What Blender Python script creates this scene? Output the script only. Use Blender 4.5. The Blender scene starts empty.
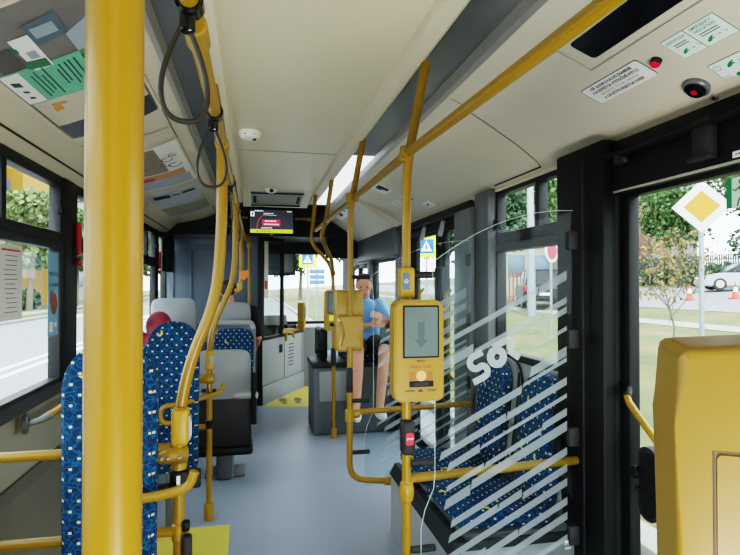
import bpy, bmesh, math, random
from mathutils import Vector, Matrix, Euler
random.seed(7)
S = bpy.context.scene
COL = S.collection
PI = math.pi
R = math.radians

# ------------------------------------------------------------------ materials
def lin(h):
    h = h.lstrip('#'); c = [int(h[i:i+2], 16)/255 for i in (0, 2, 4)]
    return tuple(x/12.92 if x <= .04045 else ((x+.055)/1.055)**2.4 for x in c)+(1,)

class NT:
    def __init__(s, name):
        s.m = bpy.data.materials.new(name); s.m.use_nodes = True
        s.t = s.m.node_tree; s.t.nodes.clear()
        s.out = s.t.nodes.new('ShaderNodeOutputMaterial')
    def n(s, typ, **kw):
        nd = s.t.nodes.new('ShaderNode'+typ)
        for k, v in kw.items():
            if k.startswith('i_'):
                key = k[2:].replace('_', ' ')
                nd.inputs[key].default_value = v
            else: setattr(nd, k, v)
        return nd
    def l(s, a, b): s.t.links.new(a, b)
    def math(s, op, a, b=None, c=None):
        nd = s.t.nodes.new('ShaderNodeMath'); nd.operation = op
        for i, v in enumerate((a, b, c)):
            if v is None: continue
            if isinstance(v, (int, float)): nd.inputs[i].default_value = v
            else: s.l(v, nd.inputs[i])
        return nd.outputs[0]
    def mix(s, fac, a, b):
        nd = s.t.nodes.new('ShaderNodeMix'); nd.data_type = 'RGBA'
        for sock, v in ((nd.inputs[0], fac), (nd.inputs[6], a), (nd.inputs[7], b)):
            if isinstance(v, (int, float, tuple)): sock.default_value = v
            else: s.l(v, sock)
        return nd.outputs[2]

def pbr(name, col, rough=.5, metal=0, var=.06, scale=9, spec=.5, coat=0, bump=0, bscale=300, emit=None, estr=0):
    k = NT(name); c = lin(col) if isinstance(col, str) else col
    b = k.n('BsdfPrincipled'); k.l(b.outputs[0], k.out.inputs[0])
    tc = k.n('TexCoord')
    if var:
        nz = k.n('TexNoise'); nz.inputs['Scale'].default_value = scale; nz.inputs['Detail'].default_value = 4
        k.l(tc.outputs['Object'], nz.inputs['Vector'])
        f = k.math('MULTIPLY_ADD', nz.outputs[0], 2*var, 1-var)
        hs = k.n('HueSaturation'); hs.inputs['Color'].default_value = c; k.l(f, hs.inputs['Value'])
        k.l(hs.outputs[0], b.inputs['Base Color'])
    else: b.inputs['Base Color'].default_value = c
    b.inputs['Roughness'].default_value = rough; b.inputs['Metallic'].default_value = metal
    b.inputs['Specular IOR Level'].default_value = spec
    b.inputs['Coat Weight'].default_value = coat; b.inputs['Coat Roughness'].default_value = .12
    if bump:
        n2 = k.n('TexNoise'); n2.inputs['Scale'].default_value = bscale; k.l(tc.outputs['Object'], n2.inputs['Vector'])
        bp = k.n('Bump'); bp.inputs['Strength'].default_value = bump; bp.inputs['Distance'].default_value = .002
        k.l(n2.outputs[0], bp.inputs['Height']); k.l(bp.outputs[0], b.inputs['Normal'])
    if emit:
        b.inputs['Emission Color'].default_value = lin(emit); b.inputs['Emission Strength'].default_value = estr
    return k.m

def glassmat(name, tint='#f4f8f8', refl=.07, white=.0):
    k = NT(name)
    tr = k.n('BsdfTransparent'); tr.inputs[0].default_value = lin(tint)
    gl = k.n('BsdfGlossy'); gl.inputs['Roughness'].default_value = .02
    df = k.n('BsdfDiffuse'); df.inputs[0].default_value = (.8, .85, .88, 1)
    lw = k.n('LayerWeight'); lw.inputs[0].default_value = .25
    f = k.math('MULTIPLY_ADD', lw.outputs['Fresnel'], .05, refl)
    f = k.math('MINIMUM', f, .22)
    m = k.n('MixShader'); k.l(f, m.inputs[0]); k.l(tr.outputs[0], m.inputs[1]); k.l(gl.outputs[0], m.inputs[2])
    if not white: k.l(m.outputs[0], k.out.inputs[0]); return k.m
    m2 = k.n('MixShader'); m2.inputs[0].default_value = white
    k.l(m.outputs[0], m2.inputs[1]); k.l(df.outputs[0], m2.inputs[2]); k.l(m2.outputs[0], k.out.inputs[0])
    return k.m

def frostmat(name, col='#e9eff1', clear=.35):
    k = NT(name)
    tr = k.n('BsdfTransparent'); tr.inputs[0].default_value = (1, 1, 1, 1)
    tl = k.n('BsdfTranslucent'); tl.inputs[0].default_value = lin(col)
    df = k.n('BsdfDiffuse'); df.inputs[0].default_value = lin(col)
    a = k.n('MixShader'); a.inputs[0].default_value = .5; k.l(tl.outputs[0], a.inputs[1]); k.l(df.outputs[0], a.inputs[2])
    m = k.n('MixShader'); m.inputs[0].default_value = clear; k.l(a.outputs[0], m.inputs[1]); k.l(tr.outputs[0], m.inputs[2])
    k.l(m.outputs[0], k.out.inputs[0])
    return k.m

def fabricmat():
    k = NT('seat_fabric'); b = k.n('BsdfPrincipled'); k.l(b.outputs[0], k.out.inputs[0])
    b.inputs['Roughness'].default_value = .9; b.inputs['Specular IOR Level'].default_value = .2
    uv = k.n('UVMap')
    def vmul(v, sx):
        nd = k.n('VectorMath', operation='SCALE'); k.l(v, nd.inputs[0]); nd.inputs['Scale'].default_value = sx; return nd.outputs[0]
    # winding light lines
    nz = k.n('TexNoise'); nz.inputs['Scale'].default_value = 26; nz.inputs['Detail'].default_value = 1.5; k.l(uv.outputs[0], nz.inputs['Vector'])
    add = k.n('VectorMath', operation='ADD'); sc = k.n('VectorMath', operation='SCALE'); sc.inputs['Scale'].default_value = .05
    k.l(nz.outputs['Color'], sc.inputs[0]); k.l(uv.outputs[0], add.inputs[0]); k.l(sc.outputs[0], add.inputs[1])
    vo = k.n('TexVoronoi', feature='DISTANCE_TO_EDGE'); vo.inputs['Scale'].default_value = 40; k.l(add.outputs[0], vo.inputs['Vector'])
    line = k.math('LESS_THAN', vo.outputs['Distance'], .06)
    n3 = k.n('TexNoise'); n3.inputs['Scale'].default_value = 14; k.l(uv.outputs[0], n3.inputs['Vector'])
    base = k.mix(n3.outputs[0], lin('#0a1a34'), lin('#11385c'))
    c = k.mix(line, base, lin('#184c6e'))
    # small cream squares on a staggered grid
    sx = k.n('SeparateXYZ'); k.l(vmul(uv.outputs[0], 1), sx.inputs[0])
    row = k.math('FLOOR', k.math('DIVIDE', sx.outputs[1], .033))
    odd = k.math('MODULO', k.math('ABSOLUTE', row), 2.0)
    fy = k.math('FRACT', k.math('DIVIDE', sx.outputs[1], .033))
    fx = k.math('FRACT', k.math('ADD', k.math('DIVIDE', sx.outputs[0], .052), k.math('MULTIPLY', odd, .5)))
    ax = k.math('MULTIPLY', k.math('ABSOLUTE', k.math('SUBTRACT', fx, .5)), .052)
    ay = k.math('MULTIPLY', k.math('ABSOLUTE', k.math('SUBTRACT', fy, .5)), .033)
    sq = k.math('LESS_THAN', k.math('MAXIMUM', k.math('MULTIPLY', ax, .8), ay), .0040)
    c = k.mix(sq, c, lin('#beb690'))
    # yellow crescents
    v2 = k.n('TexVoronoi', feature='F1'); v2.inputs['Scale'].default_value = 8.5; v2.inputs['Randomness'].default_value = .75; k.l(uv.outputs[0], v2.inputs['Vector'])
    p = vmul(uv.outputs[0], 1)
    sub = k.n('VectorMath', operation='SUBTRACT'); k.l(p, sub.inputs[0]); k.l(v2.outputs['Position'], sub.inputs[1])
    d1 = k.n('VectorMath', operation='LENGTH'); k.l(sub.outputs[0], d1.inputs[0])
    off = k.n('VectorMath', operation='ADD'); k.l(sub.outputs[0], off.inputs[0]); off.inputs[1].default_value = (.012, -.009, 0)
    d2 = k.n('VectorMath', operation='LENGTH'); k.l(off.outputs[0], d2.inputs[0])
    cr = k.math('MULTIPLY', k.math('LESS_THAN', d1.outputs['Value'], .027), k.math('GREATER_THAN', d2.outputs['Value'], .028))
    c = k.mix(cr, c, lin('#c2b432'))
    k.l(c, b.inputs['Base Color'])
    return k.m

M = {}
M['yellow'] = pbr('yellow_paint', '#8a680a', .36, var=.05, coat=.12, spec=.4)
M['yellowp'] = pbr('yellow_plastic', '#937112', .38, var=.04, coat=.1)
M['yellowv'] = pbr('bright_yellow_plastic', '#a8820e', .4, var=.03)
M['beige'] = pbr('beige_plastic', '#cbc3ae', .5, var=.03, scale=3)
M['ceil'] = pbr('ceiling_panel', '#cfc6ac', .38, var=.04, scale=2)
M['lip'] = pbr('ceiling_lip', '#d6ccb4', .45, var=.03)
M['seam'] = pbr('dark_seam', '#3b3833', .7, var=0)
M['alu'] = pbr('aluminium', '#b5b2ab', .35, metal=.7)
M['strip'] = pbr('grey_light_diffuser', '#5c5e60', .28, var=.12, scale=5)
M['strip2'] = pbr('sky_sheen_diffuser', '#d9dfe4', .3, var=.12, scale=8, emit='#eef4ff', estr=1.2)  # glow put in for the sky reflected by the unlit strip
M['floor'] = None
M['grey'] = pbr('grey_plastic', '#8b8d8e', .5, var=.04)
M['greyl'] = pbr('light_grey_shell', '#7d8083', .42, var=.04)
M['greyd'] = pbr('dark_grey_panel', '#54575a', .5, var=.05)
M['panelL'] = pbr('grey_wall_panel', '#8d887c', .55, var=.06)
M['panelD'] = pbr('grey_lower_panel', '#5f5c55', .55, var=.06)
M['cab'] = pbr('blue_grey_panel', '#525d6b', .5, var=.04)
M['cabl'] = pbr('cab_door_grey', '#8a8c8b', .5, var=.04)
M['frame'] = pbr('window_frame', '#212325', .5, var=.08, spec=.3)
M['black'] = pbr('black_plastic', '#0d0e0f', .5, var=.05, spec=.22)
M['blackg'] = pbr('black_gloss', '#0b0b0c', .15, var=0)
M['rubber'] = pbr('black_rubber', '#232325', .6, var=.05, spec=.3)
M['strap'] = pbr('strap_vinyl', '#24211e', .45, var=.05)
M['white'] = pbr('white_print', '#eceae6', .5, var=.02)
M['green'] = pbr('green_print', '#0f7a4c', .5, var=0)
M['mint'] = pbr('mint_print', '#6bb493', .5, var=.05)
M['ink'] = pbr('dark_print', '#25252a', .6, var=0)
M['inkp'] = pbr('purple_print', '#6b4a5e', .6, var=0)
M['red'] = pbr('red_plastic', '#b8122c', .35, var=0)
M['orange'] = pbr('orange_plastic', '#e07a2e', .5, var=.03)
M['redtxt'] = pbr('red_print', '#c23a22', .5, var=0)
M['orangep'] = pbr('orange_print', '#e0912c', .5, var=0)
M['glass'] = glassmat('window_glass', '#eef4f4', .01, 0)
M['glassd'] = glassmat('tinted_glass', '#9fb0b6', .08, .02)
M['glassp'] = glassmat('partition_glass', '#e9f1f1', .010, 0)
M['edge'] = frostmat('glass_edge', '#dfeeea', .25)
M['frost'] = frostmat('frosted_stripe', '#c9d5da', .55)
M['frostl'] = frostmat('frosted_logo', '#dce4e7', .3)
M['fabric'] = fabricmat()
M['lcd'] = pbr('lcd_screen', '#5c6967', .22, var=.08, scale=20)
M['lcda'] = pbr('lcd_arrow', '#4c5a59', .25, var=0)
M['skin'] = pbr('skin', '#c98f77', .55, var=.06, scale=30)
M['hair'] = pbr('dark_hair', '#2b1f19', .7, var=.2, scale=60)
M['hairg'] = pbr('grey_brown_hair', '#6d5a4d', .7, var=.2, scale=60)
M['shirtb'] = pbr('light_blue_cloth', '#6f9fd6', .8, var=.1, scale=12)
M['shirtk'] = pbr('black_cloth', '#151518', .85, var=.1, scale=12)
M['jacket'] = pbr('dark_red_cloth', '#7d2b38', .75, var=.12, scale=12)
M['trous'] = pbr('dark_trousers', '#2b2e38', .85, var=.1, scale=12)
M['shorts'] = pbr('black_shorts', '#1c1d21', .85, var=.1, scale=12)
M['shoe'] = pbr('pale_shoe', '#c9c6c2', .6, var=.05)
M['eye'] = pbr('eye_dark', '#1d1512', .3, var=0)
M['lip_'] = pbr('lip_red', '#a05a52', .5, var=0)
M['metal'] = pbr('galvanised_steel', '#a9b2ba', .4, metal=.6)
M['signy'] = pbr('sign_amber', '#d18c00', .4, var=0)
M['signb'] = pbr('sign_blue', '#1468c0', .4, var=0)
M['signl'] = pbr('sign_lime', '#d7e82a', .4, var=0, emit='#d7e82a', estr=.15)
M['signr'] = pbr('sign_red', '#cf2742', .4, var=0)
M['leaf1'] = pbr('leaf_green', '#4f7038', .7, var=.35, scale=1.3)
M['leaf2'] = pbr('leaf_dark', '#365232', .7, var=.35, scale=1.3)
M['leaf3'] = pbr('leaf_pale', '#738450', .7, var=.35, scale=1.3)
M['dry'] = pbr('dry_leaf', '#867447', .8, var=.3, scale=2)
M['bark'] = pbr('bark', '#5f564b', .9, var=.2)
M['asph'] = pbr('asphalt', '#85868a', .85, var=.1, scale=3)
M['kerb'] = pbr('kerb_stone', '#9d9b95', .85, var=.08, scale=5)
M['line'] = pbr('road_paint', '#f2f2ee', .7, var=.05)
M['ochre'] = pbr('ochre_facade', '#b98b2e', .8, var=.06)
M['cream'] = pbr('cream_facade', '#b8ae98', .85, var=.06)
M['pink'] = pbr('pink_facade', '#955f56', .85, var=.06)
M['pinkl'] = pbr('beige_pink_facade', '#8a6a5c', .85, var=.06)
M['grnf'] = pbr('grey_facade', '#8f9293', .85, var=.06)
M['wglass'] = pbr('dark_window_glass', '#5a6a78', .2, var=.1)
M['car'] = pbr('silver_car_paint', '#b6bec4', .25, metal=.35, coat=.5, var=0)
M['suv'] = pbr('dark_car_paint', '#15171b', .4, coat=.0, spec=.25, var=0)
M['carglass'] = pbr('car_glass', '#10151a', .25, spec=.3, var=0)
M['tail'] = pbr('tail_lamp', '#c01a1a', .3, var=0)
M['cone'] = pbr('cone_red', '#e0472c', .5, var=0)
M['brownf'] = pbr('fence_brown', '#8a4a3c', .7, var=.15)
M['bluef'] = pbr('fence_blue', '#4b7f94', .7, var=.15)
M['greenf'] = pbr('fence_dark', '#3b4a44', .7, var=.15)
M['matyel'] = pbr('yellow_floor_film', '#c9b94e', .6, var=.12, scale=14)
M['matbrown'] = pbr('brown_print', '#7a6440', .6, var=0)

def floormat():
    k = NT('vinyl_floor'); b = k.n('BsdfPrincipled'); k.l(b.outputs[0], k.out.inputs[0]); tc = k.n('TexCoord')
    a = k.n('TexNoise'); a.inputs['Scale'].default_value = 1.4; a.inputs['Detail'].default_value = 5; k.l(tc.outputs['Object'], a.inputs['Vector'])
    v = k.n('TexNoise'); v.inputs['Scale'].default_value = 90; v.inputs['Detail'].default_value = 3; k.l(tc.outputs['Object'], v.inputs['Vector'])
    c = k.mix(a.outputs[0], lin('#87909c'), lin('#a2abb7'))
    c = k.mix(k.math('MULTIPLY', v.outputs[0], .45), c, lin('#5f6c7d'))
    s = k.n('TexVoronoi'); s.inputs['Scale'].default_value = 120; k.l(tc.outputs['Object'], s.inputs['Vector'])
    c = k.mix(k.math('MULTIPLY', k.math('LESS_THAN', s.outputs['Distance'], .16), .5), c, lin('#aab6c6'))
    k.l(c, b.inputs['Base Color'])
    k.l(k.math('MULTIPLY_ADD', a.outputs[0], .25, .28), b.inputs['Roughness'])
    bp = k.n('Bump'); bp.inputs['Strength'].default_value = .15; bp.inputs['Distance'].default_value = .002; k.l(v.outputs[0], bp.inputs['Height']); k.l(bp.outputs[0], b.inputs['Normal'])
    return k.m
M['floor'] = floormat()
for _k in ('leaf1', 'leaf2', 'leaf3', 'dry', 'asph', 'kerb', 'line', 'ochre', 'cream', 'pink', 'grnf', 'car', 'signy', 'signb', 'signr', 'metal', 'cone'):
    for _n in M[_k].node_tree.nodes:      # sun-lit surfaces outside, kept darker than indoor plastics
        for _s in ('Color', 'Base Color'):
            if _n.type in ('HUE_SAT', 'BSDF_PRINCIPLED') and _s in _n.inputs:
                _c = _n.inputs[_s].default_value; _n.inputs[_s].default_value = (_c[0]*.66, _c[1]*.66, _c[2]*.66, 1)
M['signw'] = pbr('sign_white', '#c9c9c7', .5, var=0)
def grassmat():
    k = NT('grass_ground'); b = k.n('BsdfPrincipled'); k.l(b.outputs[0], k.out.inputs[0]); tc = k.n('TexCoord')
    a = k.n('TexNoise'); a.inputs['Scale'].default_value = .55; a.inputs['Detail'].default_value = 9; a.inputs['Roughness'].default_value = .7; k.l(tc.outputs['Object'], a.inputs['Vector'])
    v = k.n('TexNoise'); v.inputs['Scale'].default_value = 14; v.inputs['Detail'].default_value = 5; k.l(tc.outputs['Object'], v.inputs['Vector'])
    ar = k.n('MapRange'); ar.inputs['From Min'].default_value = .36; ar.inputs['From Max'].default_value = .64; k.l(a.outputs[0], ar.inputs['Value'])
    c = k.mix(ar.outputs[0], lin('#2c4a1a'), lin('#73623f'))
    c = k.mix(k.math('MULTIPLY', v.outputs[0], .7), c, lin('#3d4224'))
    k.l(c, b.inputs['Base Color']); b.inputs['Roughness'].default_value = .95
    return k.m
M['grass'] = grassmat()

# ------------------------------------------------------------------ object helpers
def wloc(o):
    v = Vector((0, 0, 0))
    while o: v += o.location; o = o.parent
    return v
def obj(name, bm, mat, parent=None, sharp=35, flat=False, local=False):
    """links a bmesh given in world coordinates as one mesh object under parent"""
    if parent is not None and not local: bm.transform(Matrix.Translation(-wloc(parent)))
    bmesh.ops.recalc_face_normals(bm, faces=bm.faces) if not flat else None
    me = bpy.data.meshes.new(name)
    uv = bm.loops.layers.uv.new('UVMap')
    for f in bm.faces:
        n = f.normal; ax = max(range(3), key=lambda i: abs(n[i]))
        for lp in f.loops:
            c = lp.vert.co
            lp[uv].uv = ((c.y, c.z), (c.x, c.z), (c.x, c.y))[ax]
    bm.to_mesh(me); bm.free()
    me.materials.append(M[mat] if isinstance(mat, str) else mat)
    if not flat:
        me.polygons.foreach_set('use_smooth', [True]*len(me.polygons)); me.set_sharp_from_angle(angle=R(sharp))
    o = bpy.data.objects.new(name, me); COL.objects.link(o); o.parent = parent
    return o
def tag(o, label, cat, group=None, kind=None):
    o['label'] = label; o['category'] = cat
    if group: o['group'] = group
    if kind: o['kind'] = kind
    return o
def thing(name, label, cat, loc=(0, 0, 0), group=None):
    o = bpy.data.objects.new(name, None); o.empty_display_size = .05; o.location = loc; COL.objects.link(o)
    return tag(o, label, cat, group)
def struct(name, bm, mat, parent=None, **kw):
    o = obj(name, bm, mat, parent, **kw)
    if parent is None: o['kind'] = 'structure'
    return o
def sthing(name, loc=(0, 0, 0)):
    o = bpy.data.objects.new(name, None); o.location = loc; COL.objects.link(o); o['kind'] = 'structure'; return o
def dup(root, loc, rz=0, label=None, group=None):
    r = root.copy(); COL.objects.link(r); r.location = loc; r.rotation_euler = (0, 0, rz)
    if label: r['label'] = label
    if group: r['group'] = group
    for ch in list(root.children):
        c = ch.copy(); COL.objects.link(c); c.parent = r
        for g in ch.children:
            d = g.copy(); COL.objects.link(d); d.parent = c
    return r

# ------------------------------------------------------------------ mesh helpers
def B(): return bmesh.new()
def merge(bm, tmp, mat=None):
    if mat is not None: tmp.transform(mat)
    me = bpy.data.meshes.new('tmp'); tmp.to_mesh(me); tmp.free(); bm.from_mesh(me); bpy.data.meshes.remove(me)
    return bm
def box(bm, c, s, r=0, seg=2, rot=None):
    t = bmesh.new(); bmesh.ops.create_cube(t, size=1)
    t.transform(Matrix.Diagonal((*s, 1)))
    if r: bmesh.ops.bevel(t, geom=t.edges[:], offset=min(r, min(s)*.49), segments=seg, profile=.5, affect='EDGES')
    m = Matrix.Translation(c)
    if rot is not None: m = m @ rot.to_4x4()
    return merge(bm, t, m)
def bx(bm, x0, x1, y0, y1, z0, z1, r=0, seg=2):
    return box(bm, ((x0+x1)/2, (y0+y1)/2, (z0+z1)/2), (abs(x1-x0), abs(y1-y0), abs(z1-z0)), r, seg)
def fillet(pts, rad, n=6):
    pts = [Vector(p) for p in pts]; out = [pts[0]]
    for a, b, c in zip(pts, pts[1:], pts[2:]):
        r = min(rad, (a-b).length*.49, (c-b).length*.49)
        p0 = b+(a-b).normalized()*r; p1 = b+(c-b).normalized()*r
        for i in range(n+1):
            t = i/n; out.append(p0*(1-t)**2+b*2*t*(1-t)+p1*t*t)
    out.append(pts[-1]); return out
def tube(bm, pts, r, seg=14, flatten=None, closed=False, cap=True):
    pts = [Vector(p) for p in pts]; n = len(pts); rs = r if isinstance(r, (list, tuple)) else [r]*n
    tan = []
    for i in range(n):
        a = pts[(i-1) % n] if (i or closed) else pts[0]; b = pts[(i+1) % n] if (i < n-1 or closed) else pts[-1]
        tan.append((b-a).normalized())
    up = Vector((0, 0, 1)) if abs(tan[0].z) < .9 else Vector((0, 1, 0))
    u = (up-tan[0]*up.dot(tan[0])).normalized(); rings = []
    for i in range(n):
        u = (u-tan[i]*u.dot(tan[i])).normalized(); v = tan[i].cross(u)
        ring = []
        for k in range(seg):
            a = 2*PI*k/seg; fu = 1; fv = 1
            if flatten: fu, fv = flatten
            ring.append(bm.verts.new(pts[i]+(u*math.cos(a)*fu+v*math.sin(a)*fv)*rs[i]))
        rings.append(ring)
    for i in range(n if closed else n-1):
        A, Bq = rings[i], rings[(i+1) % n]
        for k in range(seg): bm.faces.new((A[k], A[(k+1) % seg], Bq[(k+1) % seg], Bq[k]))
    if cap and not closed:
        bm.faces.new(rings[0][::-1]); bm.faces.new(rings[-1])
    return bm
def cyl(bm, a, b, r, seg=20, r2=None): return tube(bm, [a, b], [r, r if r2 is None else r2], seg)
def rod(bm, a, b, r, seg=20, bev=.004):
    a = Vector(a); b = Vector(b); d = (b-a).normalized()
    return tube(bm, [a, a+d*bev, b-d*bev, b], [r-bev, r, r, r-bev], seg)
def extr(bm, prof, axis, a, b):
    """polygon prof (2D) extruded along an axis: 'y' -> prof=(x,z), 'x' -> (y,z), 'z' -> (x,y)"""
    f = {'y': lambda p, t: (p[0], t, p[1]), 'x': lambda p, t: (t, p[0], p[1]), 'z': lambda p, t: (p[0], p[1], t)}[axis]
    A = [bm.verts.new(f(p, a)) for p in prof]; C = [bm.verts.new(f(p, b)) for p in prof]; n = len(prof)
    for i in range(n): bm.faces.new((A[i], A[(i+1) % n], C[(i+1) % n], C[i]))
    bm.faces.new(A[::-1]); bm.faces.new(C); return bm
def sheet(bm, prof, y0, y1, th=(0, 0)):
    """open strip of profile (x,z) along y"""
    A = [bm.verts.new((p[0]+th[0], y0, p[1]+th[1])) for p in prof]; C = [bm.verts.new((p[0]+th[0], y1, p[1]+th[1])) for p in prof]
    for i in range(len(prof)-1): bm.faces.new((A[i], A[i+1], C[i+1], C[i]))
    return bm
def ball(bm, c, r, sub=3, rot=None):
    t = bmesh.new(); bmesh.ops.create_icosphere(t, subdivisions=sub, radius=1)
    s = r if isinstance(r, (tuple, list)) else (r, r, r); t.transform(Matrix.Diagonal((*s, 1)))
    m = Matrix.Translation(c)
    if rot is not None: m = m @ rot.to_4x4()
    return merge(bm, t, m)
def rrect(w, h, r, n=4, cx=0, cy=0):
    out = []
    for (sx, sy, a0) in ((1, 1, 0), (-1, 1, 90), (-1, -1, 180), (1, -1, 270)):
        for i in range(n+1):
            a = R(a0+90*i/n); out.append((cx+sx*(w/2-r)+r*math.cos(a), cy+sy*(h/2-r)+r*math.sin(a)))
    return out
def dash(bm, fr, x, y, length, h, w):
    """a line of print too small to read: unequal word blocks"""
    rnd = random.Random(int(x*9999+y*777)); q = x
    while q < x+length:
        l = min(rnd.uniform(.9, 2.6)*h, x+length-q); frect(bm, fr, q, y-h*.42, q+l, y+h*.42, w, .0002); q += l+h*.45
class Fr:
    """flat frame: origin, right, up -> normal towards the reader"""
    def __init__(s, o, r, u): s.o = Vector(o); s.r = Vector(r).normalized(); s.u = Vector(u); s.u = (s.u-s.r*s.u.dot(s.r)).normalized(); s.n = s.r.cross(s.u)
    def p(s, a, b, w=0): return s.o+s.r*a+s.u*b+s.n*w
    def m(s): return Matrix(((s.r.x, s.u.x, s.n.x, s.o.x), (s.r.y, s.u.y, s.n.y, s.o.y), (s.r.z, s.u.z, s.n.z, s.o.z), (0, 0, 0, 1)))
def flatpoly(bm, fr, pts, w=.001, th=.0008):
    A = [bm.verts.new(fr.p(x, y, w-th)) for x, y in pts]; C = [bm.verts.new(fr.p(x, y, w)) for x, y in pts]; n = len(pts)
    for i in range(n): bm.faces.new((A[i], A[(i+1) % n], C[(i+1) % n], C[i]))
    bm.faces.new(C); bm.faces.new(A[::-1]); return bm
def frect(bm, fr, x0, y0, x1, y1, w=.001, th=.0008): return flatpoly(bm, fr, [(x0, y0), (x1, y0), (x1, y1), (x0, y1)], w, th)
def plate(bm, fr, w, h, r, th, w0=0): return flatpoly(bm, fr, rrect(w, h, r), w0+th, th)
def text(bm, s, fr, size, x=0, y=0, w=.002, align='CENTER', bold=0, maxw=None):
    cu = bpy.data.curves.new('t', 'FONT'); cu.body = s; cu.size = size; cu.align_x = align; cu.align_y = 'CENTER'; cu.offset = bold; cu.resolution_u = 2
    o = bpy.data.objects.new('t', cu); COL.objects.link(o)
    dg = bpy.context.evaluated_depsgraph_get(); dg.update(); me = bpy.data.meshes.new_from_object(o.evaluated_get(dg))
    bpy.data.objects.remove(o); bpy.data.curves.remove(cu)
    t = bmesh.new(); t.from_mesh(me); bpy.data.meshes.remove(me)
    k = 1
    if maxw and t.verts:
        ww = max(v.co.x for v in t.verts)-min(v.co.x for v in t.verts); k = maxw/ww if ww > 0 else 1
    t.transform(Matrix.Diagonal((k, 1, 1, 1)))
    return merge(bm, t, fr.m() @ Matrix.Translation((x, y, w)))
def stroke(bm, fr, pts, wd, w=.001, n=8):
    """flat ribbon with round ends along a 2D polyline"""
    P = [Vector((p[0], p[1], 0)) for p in pts]; L = []; Rr = []
    for i, p in enumerate(P):
        t = (P[min(i+1, len(P)-1)]-P[max(i-1, 0)]).normalized(); nn = Vector((-t.y, t.x, 0))*wd/2
        L.append(p+nn); Rr.append(p-nn)
    for i in range(len(P)-1):
        q = [L[i], L[i+1], Rr[i+1], Rr[i]]; bm.faces.new([bm.verts.new(fr.p(v.x, v.y, w)) for v in q])
def arc(cx, cy, r, a0, a1, n=10): return [(cx+r*math.cos(R(a0+(a1-a0)*i/n)), cy+r*math.sin(R(a0+(a1-a0)*i/n))) for i in range(n+1)]
def disc(bm, fr, cx, cy, r, w=.001, n=24, ry=None):
    bm.faces.new([bm.verts.new(fr.p(cx+r*math.cos(2*PI*i/n), cy+(ry or r)*math.sin(2*PI*i/n), w)) for i in range(n)]); return bm

# ------------------------------------------------------------------ shell of the bus
XL, XR = -1.0, 1.4
YB, YF = -2.6, 8.3
PL = [(-1.0, 1.98), (-.95, 2.03), (-.86, 2.115), (-.80, 2.125), (-.74, 2.14), (-.68, 2.152), (-.62, 2.167), (-.56, 2.184), (-.5, 2.205), (-.42, 2.24)]
PR = [(.85, 2.24), (.90, 2.22), (1.05, 2.16), (1.22, 2.085), (1.30, 2.042), (1.34, 2.02), (1.40, 1.965)]
def pz(P, x):
    for (a, za), (b, zb) in zip(P, P[1:]):
        if a <= x <= b: return za+(zb-za)*(x-a)/(b-a)
    return P[0][1] if x < P[0][0] else P[-1][1]
def patch(bm, P, y0a, y1a, y0b, y1b, xa, xb, off):
    """piece of a cove surface between x=xa..xb; y range blends from (y0a,y1a) at xa to (y0b,y1b) at xb; off lowers it into the bus"""
    xs = sorted({xa, xb} | {p[0] for p in P if min(xa, xb) < p[0] < max(xa, xb)})
    A = []; C = []
    for x in xs:
        t = (x-xa)/(xb-xa); z = pz(P, x)-off
        A.append(bm.verts.new((x, y0a+(y0b-y0a)*t, z))); C.append(bm.verts.new((x, y1a+(y1b-y1a)*t, z)))
    for i in range(len(xs)-1): bm.faces.new((A[i], A[i+1], C[i+1], C[i]))
    return bm

b = B(); bx(b, XL-.05, XR+.05, YB, YF, -.06, 0); struct('floor', b, 'floor')
# outer roof skin: keeps the sky out
b = B(); bx(b, XL-.08, XR+.08, YB-.05, YF+.1, 2.36, 2.42); struct('trim_1', b, 'greyd')
# flat centre ceiling
b = B(); bx(b, -.106, .53, YB, 4.95, 2.27, 2.30); struct('ceiling', b, 'ceil')
b = B()
for y in (-.4, 1.6-1.0, 3.53):
    bx(b, -.105, .529, y-.002, y+.002, 2.267, 2.272)
struct('trim_2', b, 'panelL')
# ceiling lips left and right
b = B(); extr(b, [(-.19, 2.255), (-.165, 2.235), (-.12, 2.235), (-.106, 2.262), (-.106, 2.31), (-.19, 2.31)], 'y', YB, 5.6); struct('trim_3', b, 'lip')
b = B(); extr(b, [(.53, 2.262), (.545, 2.24), (.60, 2.235), (.622, 2.255), (.622, 2.31), (.53, 2.31)], 'y', YB, 5.6); struct('trim_4', b, 'lip')
# light strips (grey diffusers)
b = B(); bx(b, -.32, -.195, YB, 5.9, 2.285, 2.30); struct('trim_5', b, 'strip')
b = B(); bx(b, .63, .80, YB, 3.6, 2.285, 2.30); struct('trim_6', b, 'strip')
b = B(); bx(b, .63, .80, 3.6, 5.9, 2.283, 2.298); struct('trim_7', b, 'strip2')
# aluminium rails beside the strips
b = B(); extr(b, [(-.345, 2.25), (-.325, 2.25), (-.31, 2.29), (-.345, 2.30)], 'y', YB, 6.0); struct('trim_8', b, 'alu')
b = B(); extr(b, [(.795, 2.29), (.81, 2.25), (.835, 2.245), (.84, 2.30)], 'y', YB, 6.0); struct('trim_9', b, 'alu')
b = B(); bx(b, .618, .63, YB, 5.9, 2.262, 2.30); struct('trim_10', b, 'black')
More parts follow.
